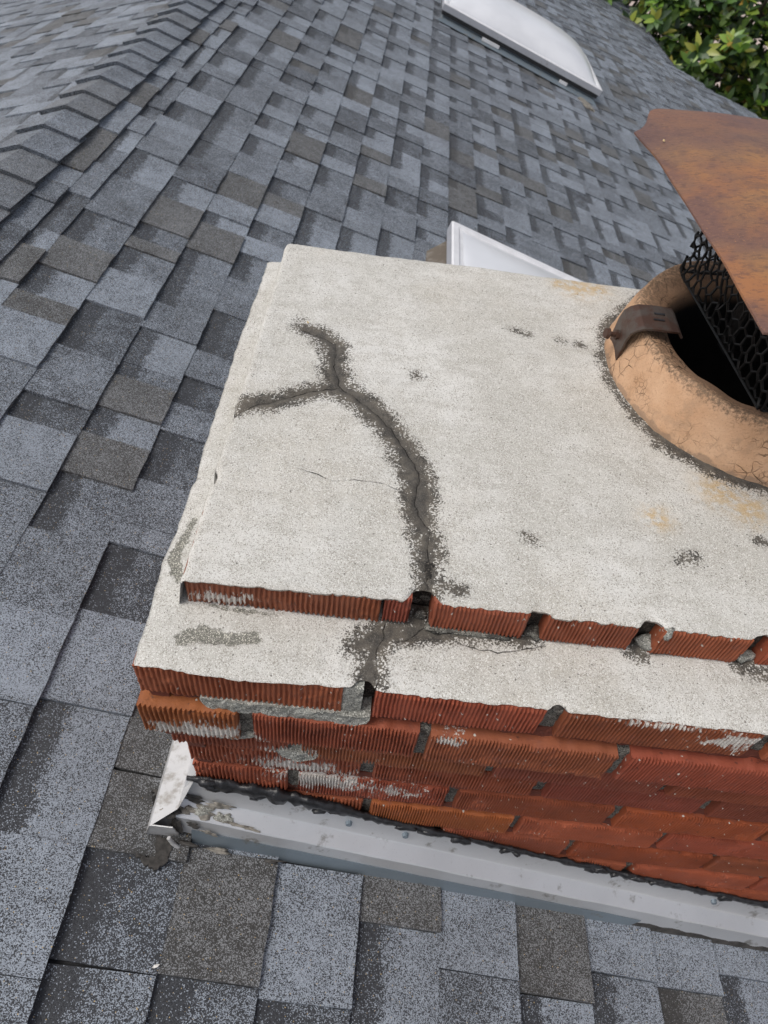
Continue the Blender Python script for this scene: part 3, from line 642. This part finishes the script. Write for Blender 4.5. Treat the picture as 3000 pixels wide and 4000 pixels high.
# squeezed-out mortar between the first two ledge courses
mortar_strip('mortar_squeeze', .062, .236, -.080, -.056, 'front', -.0020, mat_mortar_light, .0022, .03)
mortar_strip('mortar_squeeze', .045, .115, -.150, -.134, 'front', -.0005, mat_mortar_light, .0035, .03)
mortar_strip('mortar_squeeze', .135, .185, -.226, -.200, 'front', .0105, mat_mortar_light, .0030, .03)
# small lumps of mortar left on the ledge
def lump(name, c, r, mat, parent, seed, n=10, m=7, flat=.5):
    vs = []; fs = []; rr = random.Random(seed)
    for i in range(m+1):
        th = math.pi*i/m
        for j in range(n):
            ph = 2*math.pi*j/n; k = 1+.25*math.sin(3*ph+seed)+rr.uniform(-.18,.18)
            vs.append((c[0]+r[0]*k*math.sin(th)*math.cos(ph), c[1]+r[1]*k*math.sin(th)*math.sin(ph), c[2]+r[2]*math.cos(th)*(1+rr.uniform(-.2,.2))))
    for i in range(m):
        for j in range(n): fs.append((i*n+j, i*n+(j+1)%n, (i+1)*n+(j+1)%n, (i+1)*n+j)[::-1])
    return mesh(name, vs, fs, mat, parent, smooth=True)
for i, (x, y, z, a, b, c_) in enumerate([(.276,.090,.004,.007,.006,.006),(.395,.085,.002,.010,.010,.004),(.513,.086,.006,.010,.009,.009),(.522,.078,.038,.007,.006,.010),(.618,.085,.004,.012,.009,.005),(.30,.078,.002,.02,.008,.004),(.34,.076,.001,.03,.006,.004)]):
    lump('mortar_lump', (x,y,z), (a,b,c_), mat_mortar if i in (0,1,5,6) else mat_mortar_light, chim, 60+i)

# --- clay flue
prof = [(.2165,UH-.012),(.2150,UH+.004),(.2122,.060),(.2062,.078),(.1998,.097),(.1955,.1095),(.1930,.1155),(.1915,.1176),(.1898,.1186),(.1880,.1184),(.172,.1128),(.158,.1072),(.1525,.1035),(.1485,.097),(.147,.070),(.146,.0),(.146,-.5)]
ns = 150; vs = []; fs = []
for i, (r, z) in enumerate(prof):
    for j in range(ns):
        a = 2*math.pi*j/ns; k = 1+.006*float(vnoise(math.cos(a)*3+5, math.sin(a)*3+z*30, 1.0, 3))+.0045*float(vnoise(math.cos(a)*14+5, math.sin(a)*14+z*90, 1.0, 4))
        vs.append((FC[0]+r*k*math.cos(a), FC[1]+r*k*math.sin(a), z+.0022*float(vnoise(math.cos(a)*7, math.sin(a)*7, 1.0, 8))*(1 if z > .05 else 0)))
for i in range(len(prof)-1):
    for j in range(ns): fs.append((i*ns+j, i*ns+(j+1)%ns, (i+1)*ns+(j+1)%ns, (i+1)*ns+j))
b = len(vs); vs.append((FC[0],FC[1],-.5))
for j in range(ns): fs.append(((len(prof)-1)*ns+j, (len(prof)-1)*ns+(j+1)%ns, b))
mesh('clay_flue', vs, fs, mat_clay, chim, smooth=True, label='rounded buff clay flue rim crazed with fine cracks')

# ================================================================== FLASHING
fl = thing('chimney_flashing', 'galvanised sheet metal flashing folded around the foot of the brick chimney', 'flashing', (.5,-.03,-.63))
def sheet(name, rows, mat, thick=.0012, n=60, wav=.0006, smooth=False, lo=None):
    """rows: list of functions s->point along the run; makes a folded sheet with thickness"""
    vs = []; fs = []; m = len(rows)
    for i in range(n+1):
        s_ = i/n
        for k, f in enumerate(rows):
            p = f(s_); w = wav*float(vnoise(s_*40+k*3.1, k*1.7, 1.0, 7)); vs.append((p[0], p[1]+w, p[2]+w))
    b = len(vs)
    for i in range(n+1):
        for k, f in enumerate(rows): v = vs[i*m+k]; vs.append((v[0]+.0006, v[1]+thick, v[2]-thick))
    for i in range(n):
        for k in range(m-1):
            q = (i*m+k, (i+1)*m+k, (i+1)*m+k+1, i*m+k+1); fs.append(q[::-1]); fs.append(tuple(b+a for a in q))
    for i in range(n): fs.append((i*m+m-1, (i+1)*m+m-1, b+(i+1)*m+m-1, b+i*m+m-1)[::-1]); fs.append((i*m, (i+1)*m, b+(i+1)*m, b+i*m))
    for k in range(m-1): fs.append((k, k+1, b+k+1, b+k)); q = n*m; fs.append((q+k, b+q+k, b+q+k+1, q+k+1))
    return mesh(name, vs, fs, mat, fl, smooth=smooth)
XA, XB = -.034, 1.34
def fr_(y, h, xa=XA, xb=XB): return lambda s_: (xa+(xb-xa)*s_, y, zr(xa+(xb-xa)*s_, -.039)+h)
sheet('counter_flashing', [fr_(.020,.100,.01),fr_(.008,.060,.004),fr_(.0065,.0585,.002),fr_(-.016,.052,-.02),fr_(-.0175,.0505,-.022),fr_(-.0260,.018)], mat_flash)
sheet('step_flashing', [fr_(-.0245,.030,.02,.735),fr_(-.0335,.0005,.02,.712)], mat_flash_dark, n=30)
sheet('membrane', [fr_(-.024,.024,.70,1.34),fr_(-.034,-.002,.70,1.34)], mat_caulk_dark, n=24, wav=.0015)
def lf_(x, h, ya=-.037, yb=.74): return lambda s_: (x, yb+(ya-yb)*s_, zr(-.035, yb+(ya-yb)*s_)+h)
sheet('side_flashing', [lf_(.0225,.092,.018),lf_(.006,.064,-.012),lf_(.004,.062,-.014),lf_(-.027,.055),lf_(-.0285,.053),lf_(-.042,.004)], mat_flash_worn)
ce = MB(); y_ = -.0385
pts = [(.004,.061),(-.027,.055),(-.042,.004),(-.012,.003),(.004,.003)]
ce.add([(x, y_+.002*i, zr(-.035,y_)+h) for i, (x,h) in enumerate(pts)]+[(x, y_+.002*i+.0015, zr(-.035,y_)+h) for i, (x,h) in enumerate(pts)], [(4,3,2,1,0)[::-1],(5,6,7,8,9)[::-1]]+[(i,(i+1)%5,5+(i+1)%5,5+i) for i in range(5)])
ce.build('flashing_end', mat_flash_worn, fl)
for (x, h, y) in ((.235,.080,.0125),(.32,.081,.0125),(.86,.082,.0125)):   # fastener heads
    m_ = MB(); c0 = Vector((x, y, zr(x,-.039)+h)); m_.tube(c0+Vector((0,.004,0)), c0+Vector((0,-.003,.001)), .0055, .0042, 10); m_.build('fastener', mat_curb, fl)
# black sealant bead where the sheet meets the brick
nx, nr = 260, 9; vs = []; fs = []
for i in range(nx+1):
    x = .012+1.30*i/nx; fat = 1+1.1*math.exp(-((x-.16)/.10)**2)
    r = .0054*fat*(1+.32*float(vnoise(x, 0, 60, 5))+.25*float(vnoise(x, 0, 170, 6)))
    for j in range(nr):
        a = 2*math.pi*j/nr; k = 1+.35*float(vnoise(x*120, j*1.3, 1.0, 9))
        vs.append((x, .0185+r*.75*k*math.cos(a), zr(x,-.039)+.1035+.012*(fat-1)+r*1.5*k*math.sin(a)+.003*float(vnoise(x,0,25,4))))
for i in range(nx):
    for j in range(nr): fs.append((i*nr+j, (i+1)*nr+j, (i+1)*nr+(j+1)%nr, i*nr+(j+1)%nr))
mesh('sealant_bead', vs, fs, mat_seal, fl, smooth=True)
for i in range(26):
    x = rs.uniform(.03,.95) if i > 9 else rs.uniform(.02,.22)
    lump('sealant_blob', (x, .0155, zr(x,-.039)+.101+rs.uniform(-.008,.022)*(1 if x < .25 else .35)), (rs.uniform(.006,.016),.005,rs.uniform(.004,.009)), mat_seal, fl, 200+i, 9, 6)
# caulk and tar smeared over the corner: thin ragged skins that follow the shelf
def skin(name, c, r, mat, seed, slope=.30, th=.0022, n=26):
    rr = random.Random(seed); vs = []; fs = []; rings = (1.0,.82,.5,.0)
    rad = [1+.35*math.sin(2*math.pi*q/n*2+seed)+.22*math.sin(2*math.pi*q/n*5+seed*2)+rr.uniform(-.14,.14) for q in range(n)]
    for k, f in enumerate(rings):
        for q in range(n):
            a = 2*math.pi*q/n; x = c[0]+r[0]*f*rad[q]*math.cos(a); y = c[1]+r[1]*f*rad[q]*math.sin(a)
            z = zr(x,-.039)+c[2]+(y-c[1])*slope+(0,.7,1,1)[k]*th*(1+rr.uniform(-.35,.35))
            vs.append((x,y,z))
    for k in range(3):
        for q in range(n): fs.append((k*n+q, k*n+(q+1)%n, (k+1)*n+(q+1)%n, (k+1)*n+q))
    return mesh(name, vs, fs, mat, fl, smooth=True)
for i, (x, y, h, a, b, mt, sl_) in enumerate([(.036,-.005,.0560,.017,.007,0,.3),(.034,-.005,.0580,.012,.005,2,.3),(.012,-.008,.0555,.012,.006,0,.3),(.062,-.008,.0555,.010,.007,2,.3),(.082,-.013,.0540,.022,.0022,0,.3),(.10,-.015,.0530,.014,.0013,0,.3),(.020,.006,.0645,.016,.0025,1,1.5),(.056,.004,.0640,.020,.0022,0,1.5),(-.002,-.016,.0590,.007,.007,1,.1),(-.012,-.014,.0600,.006,.004,0,.1),(.002,-.0245,.038,.006,.006,1,2.2),(.045,-.0255,.036,.010,.0016,0,2.2),(.024,-.0225,.045,.010,.0018,1,2.2)]):
    skin('caulk_smear', (x,y,h), (a,b), (mat_caulk, mat_caulk_dark, mat_mortar_light)[mt], 300+i, sl_)
for i, (x, y, h, a, b, c_, mt) in enumerate([(.010,-.0385,.008,.022,.004,.007,1),(.050,-.0385,.005,.026,.004,.005,0),(.10,-.0400,.003,.05,.003,.003,1)]):
    lump('caulk_smear', (x, y, zr(x,-.039)+h), (a,b,c_), (mat_caulk, mat_caulk_dark)[mt], fl, 330+i, 14, 8)
pb = MB(); pp = [(-.006,-.040,.030),(-.001,-.043,.018),(.008,-.045,.008),(.020,-.045,.003)]
for p, q in zip(pp[:-1], pp[1:]): pb.tube((p[0],p[1],zr(p[0],-.039)+p[2]), (q[0],q[1],zr(q[0],-.039)+q[2]), .0028, n=8)
pb.build('folded_hem', mat_flash_worn, fl)
# tar smeared on the shingles by the flashing end
for poly in ([(-0.029, -0.038), (-0.014, -0.037), (-0.006, -0.048), (-0.006, -0.064), (-0.018, -0.078), (-0.031, -0.073), (-0.046, -0.064), (-0.036, -0.066), (-0.024, -0.064), (-0.026, -0.052)],
             [(-0.052, 0.021), (-0.038, 0.028), (-0.038, 0.012), (-0.037, -0.002), (-0.043, 0.001), (-0.045, 0.014)]):
    P = []
    for a, b in zip(poly, poly[1:]+poly[:1]):
        for t in (0,.15,.3,.45,.6,.75,.9): P.append((a[0]+(b[0]-a[0])*t+rs.uniform(-.0022,.0022), a[1]+(b[1]-a[1])*t+rs.uniform(-.0022,.0022)))
    n = len(P); vs = [roof(x*1.05, y, .0128) for x, y in P]+[roof(x*1.05, y, .004) for x, y in P]
    mesh('tar_smear', vs, [tuple(range(n))]+[(i,(i+1)%n,n+(i+1)%n,n+i)[::-1] for i in range(n)], mat_caulk_dark, fl)

# ================================================================== CHIMNEY CAP
cap = thing('chimney_cowl', 'rusted sheet metal chimney cowl with black mesh cage over the flue', 'chimney cowl', (.74,.50,.118))
def cat(P, t):
    """piecewise linear point on a polyline by arc length"""
    L = [0]
    for a, b in zip(P[:-1], P[1:]): L.append(L[-1]+math.dist(a,b))
    s_ = t*L[-1]
    for i in range(len(P)-1):
        if s_ <= L[i+1]+1e-9: k = (s_-L[i])/(L[i+1]-L[i]); return tuple(P[i][q]+(P[i+1][q]-P[i][q])*k for q in range(len(P[i])))
    return P[-1]
def smooth_line(P, n=40, it=6):
    Q = [cat(P, i/n) for i in range(n+1)]
    for _ in range(it): Q = [Q[0]]+[tuple((Q[i-1][k]+2*Q[i][k]+Q[i+1][k])/4 for k in range(len(P[0]))) for i in range(1,len(Q)-1)]+[Q[-1]]
    return Q
lefte = smooth_line([(.528,.219),(.520,.343),(.513,.405),(.502,.513),(.492,.577),(.480,.628)])
fare = smooth_line([(.480,.628),(.491,.639),(.499,.656),(.507,.686),(.5125,.709),(.520,.7165),(.565,.7245),(.675,.727),(.80,.722),(.985,.700)], 40, 1)
righte = smooth_line([(1.015,.28),(1.01,.45),(.985,.700)]); neare = smooth_line([(.528,.219),(.7,.225),(1.015,.28)])
n = 40; vs = []; fs = []
for i in range(n+1):
    a = i/n
    for j in range(n+1):
        b = j/n; Lp, Rp, Np, Fp = lefte[j], righte[j], neare[i], fare[i]; p = [0,0]
        for k in range(2):
            c4 = (1-a)*(1-b)*lefte[0][k]+a*(1-b)*righte[0][k]+(1-a)*b*lefte[-1][k]+a*b*righte[-1][k]
            p[k] = (1-a)*Lp[k]+a*Rp[k]+(1-b)*Np[k]+b*Fp[k]-c4
        dome = .020*(math.sin(math.pi*a)**.8)*(math.sin(math.pi*min(1,b*.93+.07))**.8)
        vs.append((p[0], p[1], .300+dome+.0012*float(vnoise(p[0],p[1],18,6))))
m = n+1
for i in range(n):
    for j in range(n): fs.append((i*m+j, (i+1)*m+j, (i+1)*m+j+1, i*m+j+1))
b0 = len(vs); vs += [(x,y,z-.0022) for x,y,z in vs]
fs += [tuple(b0+q for q in f)[::-1] for f in fs]
edge = [i*m for i in range(m)]+[n*m+j for j in range(1,m)]+[i*m+n for i in range(n-1,-1,-1)]+[j for j in range(n-1,0,-1)]
for i in range(len(edge)): a, b = edge[i], edge[(i+1)%len(edge)]; fs.append((a, b0+a, b0+b, b))
mesh('lid', vs, fs, mat_rust, cap, smooth=False, label='curved rust-brown steel lid')
TH = R_(6.9); CX_ = Vector((math.cos(TH), math.sin(TH), 0)); CY_ = Vector((-math.sin(TH), math.cos(TH), 0)); CO = Vector((.6205,.655,0))
ZB, ZT = .113, .304
def panel(org, dirv, width):
    """hexagonal expanded-metal sheet from org along dirv, rising from ZB to ZT"""
    mb = MB(); cw, ch = .0180, .0240; rr_ = random.Random(int(width*1e4)); row = 0; z = ZB
    nrm = dirv.cross(Vector((0,0,1)))
    def P(s_, zz):
        a_ = float(vnoise(s_*211+3, zz*197, 1.0, 5)); b_ = float(vnoise(s_*223, zz*181+9, 1.0, 6)); c_ = float(vnoise(s_*60, zz*60, 1.0, 7))
        return org+dirv*min(max(s_+a_*.0013,0),width)+Vector((0,0,min(zz+b_*.0012,ZT)))+nrm*c_*.004
    rows = int((ZT-ZB)/(ch*.75))+1; nc = int(width/cw)+1
    for r in range(rows):
        z0 = ZB+r*ch*.75; off = cw*.5 if r % 2 else 0
        for c_ in range(-1, nc):
            s0 = c_*cw+off; j = lambda: rr_.uniform(-.0006,.0006)
            a = (s0+cw*.5, z0); l = (s0, z0+ch*.25); rt = (s0+cw, z0+ch*.25); lt = (s0, z0+ch*.75)
            for p, q in ((a,l),(a,rt),(l,lt)):
                if max(p[0],q[0]) < -.001 or min(p[0],q[0]) > width+.001: continue
                A_, B_ = P(*p), P(*q)
                if (A_-B_).length > .002: mb.tube(A_, B_, .0017*rr_.uniform(.8,1.25), .0017*rr_.uniform(.8,1.25), n=5, cap=False)
    mb.tube(P(0,ZB), P(width,ZB), .0018, n=6); mb.tube(P(0,ZT), P(width,ZT), .0018, n=6)
    o = mb.build('mesh_screen', mat_mesh, cap); return o
WD = .30
panel(CO, -CY_, WD); panel(CO, CX_, WD); panel(CO+CX_*WD, -CY_, WD); panel(CO-CY_*WD, CX_, WD)
for (s_, t_) in ((.012,.16),(.288,.16)):
    o_ = CO+CX_*s_-CY_*t_; mb = MB()
    pts = [o_+Vector((0,0,.095)), o_+Vector((0,0,.300))]
    vs = []
    for p in pts:
        for a, b in ((-.0015,-.013),(.0015,-.013),(.0015,.013),(-.0015,.013)): vs.append(p+CX_*a+CY_*b)
    mb.add(vs, [(0,1,2,3)[::-1],(4,5,6,7),(0,1,5,4),(1,2,6,5),(2,3,7,6),(3,0,4,7)]); mb.build('leg', mat_mesh, cap)
# angle bracket hooked over the rim, with its bolt
def bracket(mirror):
    """bent strap: outer leg on the flue's flank, bend, top leg across the rim, tail into the flue"""
    path = [(.5215,.054),(.5200,.075),(.5195,.100),(.5205,.114),(.5245,.122),(.532,.1255),(.550,.1265),(.566,.1262),(.577,.1235),(.583,.117)]
    vs = []; fs = []; th = .0028
    for i, (x, z) in enumerate(path):
        p0 = path[max(0,i-1)]; p1 = path[min(len(path)-1,i+1)]; dx, dz = p1[0]-p0[0], p1[1]-p0[1]; L = math.hypot(dx,dz); nx_, nz_ = -dz/L, dx/L
        sh = (.018*(1-i/4) if i < 4 else 0)+(.004 if i > 7 else 0)
        for y in (.472+sh, .527+sh*.9):
            for k in (0, th): vs.append((x+nx_*k, y, z+nz_*k))
    for i in range(len(path)-1):
        a = i*4; b = a+4; fs += [(a,b,b+2,a+2),(a+1,a+3,b+3,b+1),(a,a+1,b+1,b),(a+2,b+2,b+3,a+3)]
    fs += [(0,2,3,1),(len(vs)-4,len(vs)-3,len(vs)-1,len(vs)-2)]
    if mirror: vs = [(2*FC[0]-x, y, z) for x,y,z in vs]; fs = [f[::-1] for f in fs]
    return mesh('bracket', vs, fs, mat_bracket, cap)
br = bracket(False); br2 = bracket(True)
mb = MB(); c0 = Vector((.519,.512,.088)); ax = Vector((-1,-.12,.10)).normalized()
mb.tube(c0, c0+ax*.019, .0034, n=10); mb.tube(c0+ax*.003, c0+ax*.007, .0066, n=6); mb.tube(c0+ax*.0165, c0+ax*.0215, .0075, .0066, n=14)
mb.build('bolt', mat_bracket, br)
sl = MB(); sl.box((.546,.492,.1288),(.560,.4955,.1300)); sl.box((.549,.506,.1288),(.563,.5095,.1300)); sl.build('slot', mat_seal, br)

# ================================================================== SKYLIGHTS
def skylight(name, label, u0, u1, v0, v1, curbmat, extra=False, rise=.125):
    c = roof((u0+u1)/2, (v0+v1)/2, 0); t = thing(name, label, 'skylight', c, 'domed skylights on the right-hand roof slope')
    F = lambda u, v, w: roof(u, v, w)
    cu = MB(); a = .025
    cu.box((u0+a,v0+a,-.004),(u1-a,v1-a,.052)); cu.add([(u0+a+.001,v0+a-.001,.030),(u1-a-.001,v0+a-.001,.030),(u1-a+.03,v0-.055,.0125),(u0+a-.03,v0-.055,.0125)], [(3,2,1,0)])
    cu.xf(F).build('curb', curbmat, t)
    if extra:
        ex = MB(); ex.add([(u0+a-.001,v0+a,.055),(u0+a-.001,v1-a,.060),(u0-.05,v1-.10,.012),(u0-.075,v0,.012)], [(0,1,2,3)]); ex.xf(F).build('side_apron', mat_brown, t)
    ga = MB(); ga.box((u0+.008,v0+.010,.040),(u1-.008,v1-.008,.0675)); ga.xf(F).build('gasket', mat_gasket, t)
    # insect screen teeth under the frame
    te = MB()
    k = u0+.012
    while k < u1-.02: te.box((k,v0+.004,.050),(k+.010,v0+.007,.067)); k += .021
    te.xf(F).build('vent_screen', mat_gasket, t)
    fr = MB(); fw = .045
    ring = [(u0,v0),(u1,v0),(u1,v1),(u0,v1)]; inn = [(u0+fw,v0+fw),(u1-fw,v0+fw),(u1-fw,v1-fw),(u0+fw,v1-fw)]
    for i in range(4):
        j = (i+1)%4; fr.add([ring[i]+(.066,), ring[j]+(.066,), ring[j]+(.102,), ring[i]+(.102,)], [(0,1,2,3)])
    fr.xf(F).build('frame_side', mat_alu, t)
    ft = MB()
    for i in range(4):
        j = (i+1)%4
        A3, B3 = ring[i], ring[j]; C3, D3 = inn[j], inn[i]
        mid = lambda p, q, k: (p[0]+(q[0]-p[0])*k, p[1]+(q[1]-p[1])*k)
        for (k0, h0), (k1, h1) in (((0,.1021),(.12,.1075)),((.12,.1075),(.55,.1075)),((.55,.1075),(.7,.101)),((.7,.101),(1,.101))):
            ft.add([mid(A3,D3,k0)+(h0,), mid(B3,C3,k0)+(h0,), mid(B3,C3,k1)+(h1,), mid(A3,D3,k1)+(h1,)], [(0,1,2,3)])
    ft.xf(F).build('frame', mat_frame, t)
    for i in range(4):
        u = u0+.10+(u1-u0-.2)*i/3; sc = MB(); sc.tube((u,v0+.002,.085),(u,v0-.002,.085),.006,n=8); sc.xf(F).build('screw', mat_alu, t)
    n = 26; vs = []; fs = []
    for i in range(n+1):
        for j in range(n+1):
            a_, b_ = 2*i/n-1, 2*j/n-1; a_ = math.sin(a_*math.pi/2); b_ = math.sin(b_*math.pi/2)
            h = rise*((1-abs(a_)**3.2)*(1-abs(b_)**2.6))**.62
            vs.append(roof((u0+u1)/2+a_*((u1-u0)/2-fw+.001), (v0+v1)/2+b_*((v1-v0)/2-fw+.001), .1015+h))
    for i in range(n):
        for j in range(n): fs.append((i*(n+1)+j, (i+1)*(n+1)+j, (i+1)*(n+1)+j+1, i*(n+1)+j+1))
    mesh('dome', vs, fs, mat_dome, t, smooth=True)
    return t
sk1 = skylight('skylight', 'white domed skylight further up the roof near the top of the picture', .312, 1.56, 5.345, 6.27, mat_curb)
for (u, w_) in ((.70,.13),(1.28,.06)):
    cl = MB(); cl.box((u-w_/2,5.33,.024),(u+w_/2,5.345,.042)); cl.xf(lambda a,b,c_: roof(a,b,c_)).build('clip', mat_frame, sk1)
ms = MB(); P = [(1.44,5.33),(1.50,5.25),(1.525,5.13),(1.47,5.14),(1.40,5.24)]
ms.add([roof(a,b,.016) for a,b in P]+[roof(a,b,.004) for a,b in P], [(0,1,2,3,4)[::-1]]+[(i,(i+1)%5,5+(i+1)%5,5+i) for i in range(5)]); ms.build('sealant_patch', mat_caulk, sk1)
sk2 = skylight('skylight', 'white skylight mostly hidden just behind the chimney crown', .372, 1.62, 1.17, 2.095, mat_curb, True, .035)

# ================================================================== TREE
tr = random.Random(5)
TC = Vector((4.6, 12.2, -2.35)); TR = Vector((3.4, 2.9, 2.4))
tree = thing('magnolia_tree', 'leafy glossy green tree standing beyond the far roof edge', 'tree', (TC.x,TC.y,-4.7))
tk = MB(); base = Vector((TC.x,TC.y,-4.72)); top = Vector((TC.x+.1,TC.y+.1,TC.z+.4))
tk.tube(base, base.lerp(top,.5), .17, .12, 12); tk.tube(base.lerp(top,.5), top, .12, .06, 12)
ends = []
for i in range(16):
    s_ = base.lerp(top, tr.uniform(.35,1)); a = tr.uniform(0,2*math.pi); el = tr.uniform(-.1,.9)
    e_ = TC+Vector((math.cos(a)*TR.x*.75*math.cos(el), math.sin(a)*TR.y*.75*math.cos(el), TR.z*.8*math.sin(el))); m_ = s_.lerp(e_,.5)+Vector((0,0,-.15))
    tk.tube(s_, m_, .045, .03, 7); tk.tube(m_, e_, .03, .010, 7); ends.append(e_)
tk.build('trunk', mat_bark, tree)
crown = bpy.data.objects.new('crown', None); S.collection.objects.link(crown); adopt(crown, tree); crown.location = (0,0,0)
def leaf_geo(L, Wd, curl):
    P = []; n = 5
    for i in range(n+1):
        t = i/n; w = Wd*math.sin(math.pi*min(1,.08+t*.92))**.8*(1-.25*t); z = -curl*L*t*t
        P += [(L*t,-w,z+.18*w),(L*t,0,z),(L*t,w,z+.18*w)]
    F_ = []
    for i in range(n):
        for k in range(2): F_.append((i*3+k,(i+1)*3+k,(i+1)*3+k+1,i*3+k+1))
    return P, F_
variants = [leaf_geo(tr.uniform(.16,.22), tr.uniform(.036,.048), tr.uniform(.05,.3)) for _ in range(6)]
vm = []
for P, F_ in variants:
    me = bpy.data.meshes.new('leaf'); me.from_pydata(P, [], F_); me.materials.append(mat_leaf); me.polygons.foreach_set('use_smooth', [True]*len(F_)); vm.append(me)
leaves = []
for c_ in range(2100):
    while True:
        q = Vector((tr.uniform(-1,1),tr.uniform(-1,1),tr.uniform(-1,1)))
        if .30 < q.length < 1: break
    lob = .72+.28*float(vnoise(q.x*2.2+9, q.y*2.2+q.z*1.7, 1.0, 12))
    q = q*lob*1.12; ctr = TC+Vector((q.x*TR.x, q.y*TR.y, q.z*TR.z))
    up = (Vector((q.x,q.y,q.z*.8+.75)).normalized()+Vector((tr.uniform(-.4,.4),tr.uniform(-.4,.4),tr.uniform(-.3,.3)))).normalized()
    qt = up.to_track_quat('Z','Y').to_matrix().to_4x4(); a0 = tr.uniform(0,6.28); nl = tr.randint(6,9)
    for i in range(nl):
        a = a0+2*math.pi*i/nl+tr.uniform(-.25,.25); el = tr.uniform(.1,.95)
        Mx = Matrix.Translation(ctr) @ qt @ Matrix.Rotation(a,4,'Z') @ Matrix.Rotation(-el,4,'Y') @ Matrix.Rotation(tr.uniform(-.5,.5),4,'X') @ Matrix.Scale(tr.uniform(.75,1.15),4)
        pr_ = _proj(ctr); s_ = 0
        if pr_ and 560 < pr_[0] < 790 and -20 < pr_[1] < 135: s_ = 1/((ctr-CAM.location).length)
        leaves.append((s_, tr.randrange(6), Mx))
leaves.sort(key=lambda a: -a[0])
inv = Matrix.Translation(-root_loc(crown))
for s_, k, Mx in leaves[:300]:
    o = bpy.data.objects.new('leaf', vm[k]); S.collection.objects.link(o); o.parent = crown; o.matrix_parent_inverse = inv; o.matrix_basis = Mx
V = []; Fc = []
for s_, k, Mx in leaves[300:]:
    b = len(V); P, F_ = variants[k]; V += [Mx @ Vector(p) for p in P]; Fc += [tuple(b+i for i in f) for f in F_]
mesh('foliage', V, Fc, mat_leaf, crown, smooth=True, kind='stuff')

# ================================================================== SMALL LITTER
def chip(name, label, c, n_, L, mat, seed, cat_='leaf'):
    rr = random.Random(seed); n_ = Vector(n_).normalized(); e = n_.orthogonal().normalized(); e.rotate(Matrix.Rotation(rr.uniform(0,6.28),3,n_)); f = n_.cross(e)
    P = [(-1,0),(-.4,.35),(.3,.4),(1,.05),(.35,-.35),(-.5,-.3)]
    vs = [Vector(c)+e*L*a*.5+f*L*b*.5+n_*(.0008+rr.uniform(0,.0008)) for a, b in P]+[Vector(c)+e*L*a*.5+f*L*b*.5 for a, b in P]
    fs = [(0,1,2,3,4,5),(11,10,9,8,7,6)]+[(i,6+i,6+(i+1)%6,(i+1)%6) for i in range(6)]
    return tag(mesh(name, vs, fs, mat), label, cat_)
chip('leaf_fragment', 'tiny pale dry leaf fragment on the rusted lid near its left corner', (.510,.600,.3035), (0,0,1), .006, mat_chip, 1)
chip('paint_flake', 'small white flake lying on the dark shingle below the chimney corner', roof(.012,-.185,.0098), tuple(EN), .010, mat_flake, 2, 'flake')
chip('leaf_fragment', 'tiny yellow leaf fragment at the upper end of the crown crack', (.098,.510,.0485), (0,0,1), .005, mat_chip, 3)
